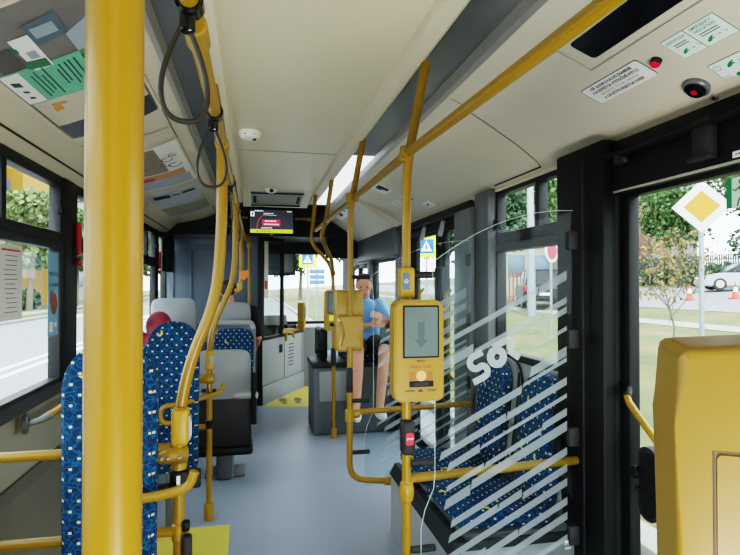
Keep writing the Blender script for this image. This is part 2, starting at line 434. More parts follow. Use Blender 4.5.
# coves: panels with dark seams between them
b = B()
patch(b, PL, YB, 6.62, YB, 6.62, -1.0, -.42, 0); sheet(b, [(-.42, 2.24), (-.40, 2.25), (-.345, 2.262)], YB, 6.62)
r = bmesh.ops.extrude_face_region(b, geom=b.faces[:]); bmesh.ops.translate(b, verts=[v for v in r['geom'] if isinstance(v, bmesh.types.BMVert)], vec=(0, 0, .05))
struct('trim_11', b, 'beige')
b = B()
patch(b, PL, YB, 6.6, YB, 6.6, -.952, -.944, .002)
patch(b, PL, YB, 6.6, YB, 6.6, -.424, -.418, .002)
for y in (.45, 1.62, 2.98, 4.45, 5.98): patch(b, PL, y, y+.006, y-.02, y-.014, -.86, -.42, .002)
struct('trim_12', b, 'seam')
b = B()
patch(b, PR, YB, 5.0, YB, 5.0, .85, 1.40, 0); sheet(b, [(.835, 2.247), (.85, 2.24)], YB, 5.0)
r = bmesh.ops.extrude_face_region(b, geom=b.faces[:]); bmesh.ops.translate(b, verts=[v for v in r['geom'] if isinstance(v, bmesh.types.BMVert)], vec=(0, 0, .06))
struct('trim_13', b, 'beige')
b = B()
for y0, y1 in ((2.30, 2.42), ): patch(b, PR, y0, y0+.008, y1, y1+.008, .93, 1.37, .002)
for y in (.9, 2.95, 4.95): patch(b, PR, y, y+.005, y, y+.005, .85, .93, .002)
patch(b, PR, 2.27, 2.276, 2.27, 2.276, .85, .93, .002)
patch(b, PR, 2.42, 2.95, 2.42, 2.95, 1.365, 1.372, .002)
struct('trim_14', b, 'seam')
b = B(); patch(b, PR, YB, 5.0, YB, 5.0, .926, .9295, .0015); struct('trim_15', b, 'panelL')
# raised bottom bead of the right cove
b = B(); tube(b, [(1.392, YB, 1.968), (1.392, 5.0, 1.968)], .012, 8); struct('trim_16', b, 'lip')
# front part of the right cove: panel over the front seats
b = B()
extr(b, [(.85, 2.25), (1.40, 1.90), (1.40, 2.30), (.85, 2.30)], 'y', 5.0, 6.9); struct('trim_17', b, 'beige')

# left wall
b = B()
bx(b, XL-.06, XL, YB, YF, .56, .885); bx(b, XL-.06, XL, YB, YF, 1.965, 2.36); bx(b, XL-.06, XL, 6.62, 6.9, .56, 2.3)
struct('wall_left', b, 'panelL')
b = B(); extr(b, [(-1.06, 0), (-.93, 0), (-.955, .54), (-.985, .575), (-1.06, .575)], 'y', YB, 6.5); struct('baseboard_left', b, 'panelD')
b = B(); extr(b, [(-1.05, .87), (-.955, .87), (-.985, .915), (-1.05, .915)], 'y', YB, 6.6); struct('trim_18', b, 'frame')
# left windows: frame, hopper bar, panes
def lwin(n, y0, y1, hop=None, mull=True):
    w = sthing(n, (XL, y0, .9)); f = B()
    bx(f, XL-.045, XL+.012, y0, y1, .90, .935, .006); bx(f, XL-.045, XL+.012, y0, y1, 1.93, 1.985, .006)
    bx(f, XL-.045, XL+.014, y0, y0+.05, .91, 1.98, .006); bx(f, XL-.045, XL+.014, y1-.05, y1, .91, 1.98, .006)
    if mull:
        bx(f, XL-.04, XL+.018, y0+.04, y1-.04, 1.60, 1.645, .006); bx(f, XL-.04, XL+.01, y0+.04, y1-.04, 1.645, 1.69, .006)
        for y in hop or []: bx(f, XL-.04, XL+.012, y-.022, y+.022, 1.68, 1.94, .004)
    obj('window_frame', f, 'frame', w)
    g = B(); bx(g, XL-.022, XL-.018, y0+.04, y1-.04, .92, 1.94); obj('pane', g, 'glass', w, flat=True)
    if mull:
        l = B(); box(l, (XL+.03, y1-.10, 1.80), (.03, .05, .045), .006); obj('latch', l, 'black', w)
lwin('window_1', 1.0, 3.16, (1.75, 2.46)); lwin('window_2', 3.34, 4.74, (4.0,)); lwin('window_3', 4.92, 5.96, (5.5,)); lwin('window_4', 6.05, 6.62, None, False)
lwin('window_5', -1.3, .82, (-.2,))
b = B()
for y0, y1 in ((.82, 1.0), (3.16, 3.34), (4.74, 4.92), (5.95, 6.05), (-1.5, -1.3)): bx(b, XL-.05, XL+.022, y0, y1, .88, 1.985, .012)
bx(b, XL-.05, XL, YB, -1.5, .88, 1.985)
struct('trim_19', b, 'frame')

# right wall
b = B()
bx(b, XR, XR+.06, 2.12, 3.12, 0, 1.0); bx(b, XR, XR+.06, 2.12, 5.0, 1.965, 2.36); bx(b, XR, XR+.06, YB, 2.12, 1.965, 2.36)
bx(b, XR, XR+.06, 5.0, 6.45, 0, .95); bx(b, XR, XR+.06, 5.0, YF, 1.68, 2.36); bx(b, XR, XR+.06, YB, -.1, 0, 1.97)
struct('wall_right', b, 'grey')
b = B(); bx(b, 1.30, XR, 5.0, 6.9, 1.70, 1.975, .01); bx(b, 1.345, XR+.02, 4.98, 5.16, 0, 1.98, .01); bx(b, 1.345, XR+.02, 6.3, 6.5, 0, 1.98, .01); struct('trim_20', b, 'greyd')
def rwin(n, y0, y1, z0, z1, hop=None):
    w = sthing(n, (XR, y0, z0)); f = B()
    bx(f, XR-.012, XR+.045, y0, y1, z0, z0+.04, .006); bx(f, XR-.012, XR+.045, y0, y1, z1-.03, z1, .006)
    bx(f, XR-.014, XR+.045, y0, y0+.04, z0, z1, .006); bx(f, XR-.014, XR+.045, y1-.04, y1, z0, z1, .006)
    if hop:
        bx(f, XR-.018, XR+.04, y0+.03, y1-.03, 1.605, 1.655, .006); bx(f, XR-.012, XR+.04, y0+.03, y1-.03, 1.655, 1.715, .006)
        for y in hop: bx(f, XR-.012, XR+.04, y-.018, y+.018, 1.71, 1.95, .004)
    obj('window_frame', f, 'frame', w)
    g = B(); bx(g, XR+.018, XR+.022, y0+.03, y1-.03, z0+.03, z1-.02); obj('pane', g, 'glass', w, flat=True)
    if hop:
        l = B(); box(l, (XR-.03, y1-.07, 1.76), (.03, .05, .06), .006); box(l, (XR-.03, y0+.05, 1.78), (.02, .03, .3), .006); obj('latch', l, 'black', w)
rwin('window_6', 2.2, 2.99, 1.0, 1.965, (2.50,)); rwin('window_7', 5.16, 6.3, .95, 1.69)
b = B(); bx(b, 1.335, XR+.03, 2.97, 3.17, 0, 1.98, .012); struct('trim_21', b, 'greyd')       # pillar beside the window
b = B(); bx(b, 1.31, XR+.03, 3.17, 3.46, 0, 1.90, .012); struct('trim_22', b, 'greyd')
b = B(); bx(b, 1.31, XR+.05, 1.86, 2.19, 0, 1.98, .012); struct('trim_23', b, 'black')        # door column
b = B(); bx(b, 1.335, XR+.05, 1.86, 1.95, 0, 1.97, .03, 4); bx(b, 1.284, 1.290, 1.950, 1.96, 0, 1.92, .002); struct('trim_24', b, 'frame')
# door gear boxes above both doors
b = B(); bx(b, 1.345, XR+.05, -.6, 2.0, 1.765, 1.965, .006); bx(b, 1.395, XR+.05, -.6, 2.18, 1.90, 1.97); struct('trim_25', b, 'black')
b = B(); bx(b, 1.36, XR+.05, 3.3, 5.0, 1.83, 1.965, .006); struct('trim_26', b, 'black')
b = B(); bx(b, 1.34, 1.348, -.6, 1.84, 1.766, 1.773); struct('trim_27', b, 'alu')
gear = thing('door_gear', 'black door opening mechanism on the header above the near door', 'door mechanism', (1.34, 1.6, 1.9))
b = B(); tube(b, [(1.32, 1.98, 1.925), (1.325, 1.75, 1.90), (1.33, 1.1, 1.905)], .011, 10); obj('rod', b, 'black', gear)
b = B(); box(b, (1.335, 1.40, 1.86), (.03, .075, .13), .008); box(b, (1.322, 1.40, 1.80), (.035, .085, .012), .004); obj('bracket', b, 'rubber', gear)
b = B(); box(b, (1.33, 1.78, 1.885), (.035, .05, .04), .01); ball(b, (1.318, 1.74, 1.872), .014, 2); obj('hinge', b, 'rubber', gear)
gear2 = thing('door_gear', 'small grey cylinders of the opening mechanism above the far double door', 'door mechanism', (1.36, 4.2, 1.85))
for y in (3.75, 4.2): b = B(); rod(b, (1.345, y, 1.88), (1.345, y+.09, 1.78), .018); obj('cylinder', b, 'grey', gear2)
b = B(); tube(b, [(1.34, 3.5, 1.90), (1.34, 4.9, 1.90)], .012, 8); obj('rod', b, 'black', gear2)

def leaf(d, y0, y1, z0, z1, x, name='leaf_frame', fr=.055):
    f = B(); bx(f, x-.018, x+.03, y0, y0+fr, z0, z1, .008); bx(f, x-.018, x+.03, y1-fr, y1, z0, z1, .008)
    bx(f, x-.018, x+.03, y0+fr-.01, y1-fr+.01, z0, z0+.09, .006); bx(f, x-.018, x+.03, y0+fr-.01, y1-fr+.01, z1-.05, z1, .006)
    lf = obj(name, f, 'black', d)
    g = B(); bx(g, x+.004, x+.008, y0+fr-.01, y1-fr+.01, z0+.08, z1-.04); obj('pane', g, 'glass', lf, flat=True)
    return lf
d1 = sthing('door_1', (1.4, 1.84, 0)); leaf(d1, .72, 1.86, .02, 1.80, 1.40); leaf(d1, -.5, .70, .02, 1.80, 1.40)
b = B(); tube(b, [(1.37, 1.81, 1.01), (1.345, 1.76, .985), (1.335, 1.58, .865), (1.335, 1.1, .56), (1.37, 1.04, .53)], .0125, 12); obj('grab_bar', b, 'yellow', d1)
b = B(); rod(b, (1.385, 1.82, 1.025), (1.357, 1.79, 1.0), .018); obj('bar_socket', b, 'black', d1)
b = B(); extr(b, rrect(.095, .255, .04, 5, 1.655, .725), 'x', 1.335, 1.385); lk = obj('lock_box', b, 'rubber', d1)
b = B(); rod(b, (1.34, 1.70, .755), (1.31, 1.70, .755), .022); ball(b, (1.325, 1.69, .70), .011, 2); obj('lock_knob', b, 'black', lk)
b = B(); extr(b, rrect(.075, .225, .032, 5, 1.645, .725), 'x', 1.328, 1.338); obj('lock_cover', b, 'black', lk)
d2 = sthing('door_2', (1.4, 3.5, 0)); leaf(d2, 3.48, 3.93, .02, 1.86, 1.40, fr=.09); leaf(d2, 3.95, 4.68, .02, 1.86, 1.40, fr=.10); leaf(d2, 4.70, 4.98, .02, 1.86, 1.40, fr=.05)
for y in (3.62, 4.25):
    b = B(); tube(b, fillet([(1.37, y, .75), (1.335, y, .78), (1.335, y+.05, 1.35), (1.37, y+.05, 1.38)], .03), .013, 10); obj('grab_bar', b, 'yellow', d2)
    b = B(); bx(b, 1.345, 1.385, y+.2, y+.36, .25, 1.55, .02); obj('door_guard', b, 'frame', d2)
d3 = sthing('door_3', (1.4, 6.5, 0)); leaf(d3, 6.52, 7.2, .02, 1.68, 1.40, fr=.05); leaf(d3, 7.23, 7.9, .02, 1.68, 1.40, fr=.05)

# front: header, cab wall, cab door, windscreen
b = B(); bx(b, XL, .9, 6.62, 6.7, 1.99, 2.36); bx(b, XL, -.30, 5.95, 6.62, 2.04, 2.30) if False else None
bx(b, .9, XR, 6.9, 7.0, 1.75, 2.36); bx(b, XL, XR, 8.0, YF, 1.86, 2.36); bx(b, XL, XR, 6.7, 8.0, 2.02, 2.36)
struct('trim_28', b, 'rubber')
b = B(); bx(b, XL, .07, 6.60, 6.66, 0, 2.0); struct('wall_front', b, 'cab')
b = B()
for z0, z1 in ((.95, 1.82),):
    bx(b, -.92, -.04, 6.585, 6.60, z0, z0+.02, .005); bx(b, -.92, -.04, 6.585, 6.60, z1-.02, z1, .005)
    bx(b, -.92, -.90, 6.585, 6.60, z0, z1, .005); bx(b, -.72, -.70, 6.585, 6.60, z0, z1, .005); bx(b, -.06, -.04, 6.585, 6.60, z0, z1, .005)
bx(b, XL, .06, 6.57, 6.60, 1.88, 1.96, .01)
struct('trim_29', b, 'cab')
b = B(); bx(b, .045, .10, 6.50, 6.60, 0, 2.0, .01); struct('trim_30', b, 'rubber')
# dark under-cove return above the cab wall
b = B(); extr(b, [(-1.0, 1.99), (-.86, 1.99), (-.62, 2.02), (-.33, 2.14), (-.30, 2.30), (-1.0, 2.30)], 'y', 6.55, 6.62); struct('trim_31', b, 'rubber')
A0 = Vector((.08, 6.52, 0)); A1 = Vector((.66, 7.62, 0)); dd = (A1-A0).normalized(); LL = (A1-A0).length
cabd = sthing('door_4', A0); nrm = dd.cross(Vector((0, 0, 1)))
def cabbox(bm, s0, s1, z0, z1, th=.04, off=0, r=.004):
    c = A0+dd*((s0+s1)/2)+nrm*off; return box(bm, (c.x, c.y, (z0+z1)/2), (s1-s0, th, z1-z0), r, 2, Matrix.Rotation(math.atan2(dd.y, dd.x), 3, 'Z'))
b = B(); cabbox(b, 0, LL, .22, .76); obj('lower_panel', b, 'cabl', cabd)
b = B(); cabbox(b, 0, LL, 0, .22, .05, .005); obj('kick_panel', b, 'greyl', cabd)
b = B(); cabbox(b, .60, .606, .22, .76, .005, .022); cabbox(b, 0, LL, .218, .224, .005, .028); cabbox(b, 1.18, 1.186, .22, .76, .005, .022)
for i in range(7): cabbox(b, .74, .90, .36+i*.045, .372+i*.045, .004, .022)
obj('vent_slot', b, 'black', cabd)
b = B(); cabbox(b, .46, .53, .56, .66, .02, .025); obj('door_handle', b, 'black', cabd)
b = B(); cabbox(b, 0, .05, .76, 1.98); cabbox(b, .55, .60, .76, 1.98); cabbox(b, LL-.03, LL, .76, .9); cabbox(b, 0, LL, .745, .79); cabbox(b, 0, .6, 1.93, 1.99); obj('door_frame', b, 'rubber', cabd)
b = B(); cabbox(b, .05, .56, .78, 1.95, .005); obj('pane', b, 'glass', cabd, flat=True)
b = B(); cabbox(b, .05, .17, 1.25, 1.93, .004, .01); obj('notice', b, 'white', cabd)
b = B(); cabbox(b, .07, .14, 1.36, 1.46, .004, .014); obj('red_mark', b, 'redtxt', cabd)
# windscreen wall
b = B(); bx(b, XL, XR, YF-.06, YF, -.1, .82); struct('wall_windscreen', b, 'cabl')
b = B(); bx(b, .62, XR, 7.60, 7.66, 0, .80, .01); bx(b, .62, XR, 7.6, 8.25, .78, .82, .01); struct('trim_32', b, 'cabl')
b = B(); bx(b, .80, .91, 7.585, 7.6, .1, .32, .02); struct('trim_33', b, 'lip')
w8 = sthing('window_8', (0.2, YF, .82))
b = B(); bx(b, XL, XR, YF-.05, YF+.03, .80, .86); bx(b, XL-.05, XL+.06, YF-.06, YF+.03, .8, 2.1); bx(b, XR-.06, XR+.05, 7.9, YF+.03, 0, 2.1); obj('window_frame', b, 'rubber', w8)
b = B(); bx(b, XL, XR, YF-.01, YF-.005, .84, 2.0); obj('pane', b, 'glass', w8, flat=True)
b = B(); bx(b, XL, XR, YB-.06, YB, -.1, 2.4); struct('wall_back', b, 'grey')
# cab interior
bl = thing('sun_blind', 'dark roller sun blind lowered over the driver side of the windscreen', 'sun blind', (.1, 8.1, 1.55))
b = B(); bx(b, -.45, .60, 8.10, 8.11, 1.56, 2.0); obj('blind_sheet', b, 'cab', bl)
b = B(); rod(b, (-.45, 8.1, 1.56), (.60, 8.1, 1.56), .012); obj('bottom_bar', b, 'black', bl)
b = B(); bx(b, .42, .56, 8.06, 8.09, 1.6, 1.95, .01); obj('grey_flap', b, 'greyl', bl)
dshb = thing('dashboard', 'dark dashboard and steering column behind the cab door glass', 'dashboard', (.0, 7.9, .8))
b = B(); extr(b, [(7.55, .3), (8.2, .3), (8.2, .9), (7.8, .98), (7.55, .86)], 'x', -.8, .45); obj('console', b, 'black', dshb)
b = B(); tube(b, [(-.1+.21*math.cos(a), 7.45+.12*math.sin(a), .98+.17*math.sin(a)) for a in [2*PI*i/24 for i in range(24)]], .014, 8, closed=True); cyl(b, (-.1, 7.7, .85), (-.1, 7.45, .98), .03); obj('steering_wheel', b, 'black', dshb)
# ceiling end panel
ve = thing('ceiling_vent', 'grey louvred air vent panel closing the front end of the ceiling', 'air vent', (.16, 5.3, 2.23))
b = B(); extr(b, [(4.93, 2.275), (5.62, 2.20), (5.62, 2.24), (4.93, 2.31)], 'x', -.106, .53); obj('panel', b, 'lip', ve)
b = B(); extr(b, [(5.04, 2.255), (5.53, 2.203), (5.53, 2.215), (5.04, 2.268)], 'x', -.03, .45); obj('grille', b, 'grey', ve)
b = B()
for i in range(9):
    y = 5.08+i*.05; z = 2.2505-(y-5.04)*.1061
    bx(b, -.01, .02, y, y+.02, z-.004, z+.004) if i in (2, 3, 4, 5, 6) else None
    bx(b, .40, .43, y, y+.02, z-.004, z+.004) if i in (2, 3, 4, 5, 6) else None
for y in (5.06, 5.51): z = 2.2505-(y-5.04)*.1061; bx(b, -.03, .45, y-.008, y+.008, z-.005, z+.005)
obj('slot', b, 'black', ve)
b = B(); bx(b, -.32, .85, 5.6, 6.65, 2.30, 2.34); bx(b, -.35, .85, 6.3, 6.6, 2.16, 2.3); struct('trim_34', b, 'rubber')

# floor film patches
b = B(); flatpoly(b, Fr((0, 0, 0), (1, 0, 0), (0, 1, 0)), [(.10, 6.45), (.72, 6.3), (.80, 7.58), (.69, 7.58)], .002, .0015)
fm = thing('floor_marking', 'yellow floor film printed with brown shoe soles beside the cab door', 'floor marking', (.45, 7, 0))
obj('film', b, 'matyel', fm)
b = B(); fr = Fr((.44, 6.75, 0), (1, 0, 0), (0, 1, 0))
for s in (-1, 1): disc(b, fr, s*.09, .0, .05, .003, ry=.12); disc(b, fr, s*.08, -.17, .036, .003, ry=.05)
obj('shoe_print', b, 'matbrown', fm)
fm2 = thing('floor_marking', 'plain yellow floor film at the foot of the curved handrail poles', 'floor marking', (-.4, 2.9, 0))
b = B(); flatpoly(b, Fr((0, 0, 0), (1, 0, 0), (0, 1, 0)), [(-.92, 1.2), (-.10, 1.2), (-.135, 3.33), (-.92, 3.33)], .002, .0015); obj('film', b, 'matyel', fm2)

# ------------------------------------------------------------------ handrails and poles
PR_ = .0175
def clampfit(bm, p, ax, r=.024, l=.05):
    p = Vector(p); a = Vector(ax).normalized()*l/2; return rod(bm, p-a, p+a, r, 16)
fp = thing('handrail_pole', 'thick plain yellow pole very close to the camera', 'pole', (-.0836, .358, 0))
b = B(); cyl(b, (-.0836, .358, 0.02), (-.0836, .358, 2.25), .0166, 48); obj('tube', b, 'yellow', fp)
b = B(); rod(b, (-.0836, .358, 0), (-.0836, .358, .05), .026); obj('foot_socket', b, 'yellowp', fp)
b = B(); rod(b, (-.0836, .358, 2.19), (-.0836, .358, 2.255), .026); obj('top_socket', b, 'yellowp', fp)
RX, RZ, LX = .567, 1.915, -.112
rr = thing('handrail', 'long yellow ceiling handrail running along the door side of the aisle', 'handrail', (RX, 2, RZ))
b = B(); tube(b, [(RX+.115, -1.5, RZ), (RX, 2.0, RZ), (RX-.012, 5.0, RZ)], PR_, 20); obj('tube', b, 'yellow', rr)
for y in (.62, 2.0, 3.1, 4.32):
    b = B(); clampfit(b, (RX+max(0, 2-y)*.033, y, RZ), (0, 1, 0), .023, .07); obj('joint', b, 'yellowp', rr)
lr = thing('handrail', 'long yellow ceiling handrail with hanging straps above the window side seats', 'handrail', (LX, 2, RZ))
b = B(); tube(b, [(LX, -1.5, RZ), (LX, 6.2, RZ)], PR_, 20); obj('tube', b, 'yellow', lr)
for y in (1.12, 2.0, 3.43, 5.0):
    b = B(); clampfit(b, (LX, y, RZ), (0, 1, 0), .024, .09); obj('joint', b, 'yellowp', lr)
for y in (1.12, 2.3, 4.2):
    b = B(); tube(b, [(LX, y, RZ), (LX-.02, y, 2.08), (LX-.05, y, 2.255)], .013, 10); obj('stand_off', b, 'yellow', lr)

def glassclamp(bm, x, y, z, l=.085, r=.011): return rod(bm, (x, y, z), (x+l, y, z), r, 14, .003)
p1 = thing('handrail_pole', 'yellow pole at the near glass screen carrying the ticket machine with the arrow screen', 'pole', (RX, 2.0, 0))
b = B(); tube(b, fillet([(.628, 1.94, 2.25), (RX, 2.0, 1.86), (RX, 2.0, 0.02)], .12), PR_, 20); obj('tube', b, 'yellow', p1)
b = B(); tube(b, fillet([(RX, 2.0, .62), (RX+.01, 2.02, .675), (1.32, 2.04, .69)], .05), PR_*.98, 18); obj('cross_bar', b, 'yellow', p1)
b = B(); ball(b, (RX, 2.0, .635), (.029, .029, .05), 3); rod(b, (RX, 2.0, .60), (RX, 2.0, .67), .025); obj('joint', b, 'yellowp', p1)
b = B(); rod(b, (RX, 2.0, 1.885), (RX, 2.0, 1.945), .025); obj('joint', b, 'yellowp', p1)
b = B(); rod(b, (RX, 2.0, 0), (RX, 2.0, .05), .026); obj('foot_socket', b, 'yellowp', p1)
for z in (1.455, .745, .42): b = B(); glassclamp(b, RX+.014, 1.985, z, .095, .0135); obj('glass_clamp', b, 'rubber', p1)
# small stop button housing on the pole
def stopbox(parentless, label, x, y, z, col='rubber'):
    t = thing('stop_button', label, 'stop button', (x, y, z))
    b = B(); box(b, (x, y-.012, z), (.05, .062, .13), .014, 3); obj('housing', b, col, t)
    fr = Fr((x, y-.043, z), (1, 0, 0), (0, 0, 1))
    b = B(); plate(b, fr, .030, .046, .008, .006); bt = obj('push_button', b, 'red', t)
    b = B(); text(b, 'STOP', fr, .011, 0, 0, .0068); obj('lettering', b, 'white', bt)
    return t
stopbox(0, 'red stop button in grey holder low on the pole under the ticket machine', RX, 2.0, .845)
tb = thing('button_box', 'yellow button box with blue face on the pole above the ticket machine', 'button box', (RX, 2.0, 1.42))
b = B(); box(b, (RX-.004, 1.99, 1.425), (.052, .07, .115), .01, 3); obj('housing', b, 'yellowv', tb)
fr = Fr((RX-.014, 1.9545, 1.43), (1, 0, 0), (0, 0, 1)); b = B(); plate(b, fr, .026, .062, .004, .003); pbn = obj('face_plate', b, pbr('slate_blue_face', '#51667c', .4), tb)
b = B(); stroke(b, fr, arc(0, 0, .007, 0, 360, 16), .002, .004); stroke(b, fr, [(-.004, 0), (.004, 0)], .002, .004); obj('symbol', b, 'white', pbn)

p2 = thing('handrail_pole', 'yellow pole at the far glass screen, bent sideways to the seat plinth at its foot', 'pole', (.54, 3.1, 0))
b = B(); tube(b, fillet([(.61, 3.05, 2.25), (.545, 3.1, 1.86), (.54, 3.1, .30), (.775, 3.09, .275)], .09), PR_, 20); obj('tube', b, 'yellow', p2)
b = B(); tube(b, fillet([(.54, 3.1, .665), (.56, 3.12, .675), (1.31, 3.16, .685)], .04), PR_*.95, 18); obj('cross_bar', b, 'yellow', p2)
b = B(); rod(b, (.54, 3.1, .63), (.54, 3.1, .70), .026); rod(b, (.50+.02, 3.1, .665), (.60, 3.11, .67), .023); obj('joint', b, 'yellowp', p2)
b = B(); rod(b, (.543, 3.1, 1.885), (.543, 3.1, 1.945), .025); obj('joint', b, 'yellowp', p2)
b = B(); rod(b, (.745, 3.09, .278), (.78, 3.09, .275), .026); obj('foot_socket', b, 'yellowp', p2)
for z in (1.46, .75, .455): b = B(); glassclamp(b, .555, 3.085, z, .1, .0125); obj('glass_clamp', b, 'rubber', p2)
b = B(); box(b, (.535, 3.08, .87), (.035, .05, .14), .012, 3); obj('cable_cover', b, 'rubber', p2)

p3 = thing('handrail_pole', 'yellow pole bent outward under the ceiling, standing before the front wheel box', 'pole', (.725, 5.0, 0))
b = B(); tube(b, fillet([(.555, 5.0, 2.25), (.51, 5.0, 1.80), (.69, 5.0, 1.60), (.715, 5.0, 1.48), (.725, 5.0, .02)], .07), PR_, 18); obj('tube', b, 'yellow', p3)
b = B(); rod(b, (.725, 5.0, 0), (.725, 5.0, .09), .028); obj('foot_socket', b, 'yellowp', p3)
b = B(); box(b, (.715, 4.98, .75), (.045, .06, .16), .012, 3); obj('cable_cover', b, 'rubber', p3)
p3b = thing('handrail_pole', 'short bent yellow stay joining the ceiling rail to the front pole', 'pole', (.57, 4.32, 1.5))
b = B(); tube(b, fillet([(.60, 4.25, 2.25), (RX-.01, 4.32, RZ), (.525, 4.36, 1.80), (.66, 4.7, 1.63), (.712, 4.985, 1.52)], .08), PR_, 18); obj('tube', b, 'yellow', p3b)
b = B(); rod(b, (.705, 4.95, 1.535), (.714, 5.0, 1.51), .024); obj('joint', b, 'yellowp', p3b)

l1 = thing('handrail_pole', 'thick curved yellow pole bent over the lean pad, second pole from the camera', 'pole', (-.253, 2.0, 0))
b = B(); tube(b, fillet([(LX, 2.0, RZ), (LX, 2.0, 1.60), (-.132, 2.0, 1.36), (-.215, 2.0, 1.16), (-.253, 2.0, .98), (-.253, 2.0, .79)], .16, 8), .0195, 22); obj('tube', b, 'yellow', l1)
b = B(); cyl(b, (-.253, 2.0, .73), (-.253, 2.0, .02), .019, 20); obj('lower_tube', b, 'yellow', l1)
b = B(); rod(b, (-.253, 2.0, 0), (-.253, 2.0, .06), .028); obj('foot_socket', b, 'yellowp', l1)
b = B(); tube(b, [(-.325, 1.985, .822), (-.31, 1.985, .824), (-.28, 1.99, .828), (-.253, 1.995, .83), (-.228, 2.0, .83), (-.222, 2.0, .83)], [.012, .024, .03, .036, .032, .012], 18); rod(b, (-.253, 2.0, .775), (-.253, 2.0, .885), .026); cs = obj('cast_joint', b, 'yellowp', l1)
for x in (-.305, -.283, -.247): b = B(); rod(b, (x, 1.97, .828), (x, 1.952, .828), .006, 12, .002); obj('bolt', b, 'metal', cs)
b = B(); box(b, (-.25, 2.0, .745), (.062, .06, .065), .008, 3); box(b, (-.205, 1.99, .745), (.05, .035, .06), .006); box(b, (-.31, 2.0, .715), (.08, .03, .025), .006); hg = obj('hinge_block', b, 'black', l1)
b = B(); box(b, (-.252, 1.968, .748), (.012, .004, .03), .001); obj('hinge_label', b, 'white', hg)
b = B(); tube(b, fillet([(-1.0, 2.0, .852), (-.28, 2.0, .852)], .05), .0165, 18); obj('upper_bar', b, 'yellow', l1)
b = B(); tube(b, [(-1.0, 2.0, .565), (-.25, 2.0, .562)], .0165, 18); obj('lower_bar', b, 'yellow', l1)
b = B(); tube(b, fillet([(-.50, 1.83, .735), (-.28, 1.82, .755), (-.20, 1.82, .775), (-.183, 1.82, .825)], .05), .015, 16); rod(b, (-.253, 1.99, .70), (-.253, 1.83, .752), .011); obj('grab_bar', b, 'yellow', l1)
b = B(); rod(b, (-.253, 2.0, .59), (-.253, 2.0, .53), .024); obj('joint', b, 'yellowp', l1)
cb = thing('button_box', 'long yellow button box with a white card on the thick curved pole', 'button box', (-.253, 2.0, .93))
b = B(); box(b, (-.247, 1.985, .93), (.056, .066, .125), .012, 3); obj('housing', b, 'yellowv', cb)
fr = Fr((-.222, 1.985, .925), (.75, .66, 0), (0, 0, 1)); b = B(); box(b, (-.217, 1.98, .925), (.01, .035, .085), .004); fc = obj('face_plate', b, 'grey', cb)
b = B(); box(b, (-.2125, 1.98, .92), (.003, .026, .05), .001); obj('card', b, 'white', fc)
sb = thing('wheelchair_button', 'dark hanging button with red face low on the thick curved pole', 'button', (-.225, 1.98, .5))
b = B(); box(b, (-.222, 1.965, .505), (.032, .045, .115), .012, 3); obj('housing', b, 'rubber', sb)
b = B(); box(b, (-.222, 1.94, .475), (.022, .008, .036), .003); obj('push_button', b, 'red', sb)
b = B(); box(b, (-.228, 1.985, .585), (.025, .03, .035), .006); obj('bracket', b, 'black', sb)

l2 = thing('handrail_pole', 'slimmer curved yellow pole standing beside the grey seat back', 'pole', (-.262, 3.43, 0))
b = B(); tube(b, fillet([(LX, 3.43, RZ), (LX, 3.43, 1.58), (-.13, 3.43, 1.42), (-.245, 3.43, 1.16), (-.262, 3.43, 1.0), (-.262, 3.43, .86)], .16, 8), PR_, 20); obj('tube', b, 'yellow', l2)
b = B(); cyl(b, (-.262, 3.43, .82), (-.262, 3.43, .02), PR_, 18); obj('lower_tube', b, 'yellow', l2)
for z in (.86, .56): b = B(); tube(b, [(-1.0, 3.43, z), (-.262, 3.43, z)], .0165, 14); obj('wall_bar', b, 'yellow', l2)
b = B(); rod(b, (-.262, 3.43, 0), (-.262, 3.43, .10), .03); obj('foot_socket', b, 'yellowp', l2)
b = B(); tube(b, [(-.335, 3.42, .845), (-.325, 3.42, .846), (-.29, 3.42, .85), (-.255, 3.42, .85), (-.235, 3.42, .85), (-.23, 3.42, .85)], [.012, .022, .028, .032, .028, .012], 16); obj('cast_joint', b, 'yellowp', l2)
b = B(); box(b, (-.258, 3.41, .965), (.05, .06, .115), .01, 3); bb = obj('button_housing', b, 'yellowv', l2)
b = B(); box(b, (-.242, 3.377, .965), (.022, .008, .05), .003); obj('face_plate', b, 'grey', bb)
b = B(); tube(b, fillet([(-.178, 3.42, .815), (-.20, 3.40, .765), (-.40, 3.22, .745), (-.505, 3.20, .742), (-.505, 3.20, .645), (-.36, 3.22, .645)], .05), .0145, 14); obj('grab_loop', b, 'yellow', l2)
b = B(); rod(b, (-.262, 3.43, .55), (-.262, 3.43, .60), .024); obj('sleeve', b, 'black', l2)

l3 = thing('handrail_pole', 'straight yellow pole with a yellow hook at its lower end, near the cab wall', 'pole', (-.1, 5.0, 1.3))
b = B(); tube(b, fillet([(LX, 5.0, RZ), (-.112, 5.0, 1.45), (-.135, 5.0, 1.37)], .05), .0165, 16); obj('tube', b, 'yellow', l3)
b = B(); box(b, (-.125, 5.0, 1.40), (.045, .045, .07), .012, 3); box(b, (-.145, 5.0, 1.365), (.05, .04, .035), .01); obj('hook', b, 'yellowv', l3)
og = thing('hanging_tag', 'small orange plastic tag hanging on the pole near the cab wall', 'tag', (-.09, 4.97, 1.5))
b = B(); flatpoly(b, Fr((-.085, 4.96, 1.5), (1, 0, 0), (0, 0, 1)), [(-.045, .03), (.035, .045), (.04, -.005), (.0, -.045), (-.04, -.03)], .006, .012); obj('tag_body', b, 'orange', og)
b = B(); rod(b, (-.1, 4.975, 1.53), (-.1, 5.0, 1.53), .006, 10, .001); obj('peg', b, 'orange', og)
l4 = thing('handrail_pole', 'yellow pole with a slanting top stay in front of the cab wall', 'pole', (-.05, 6.3, 0))
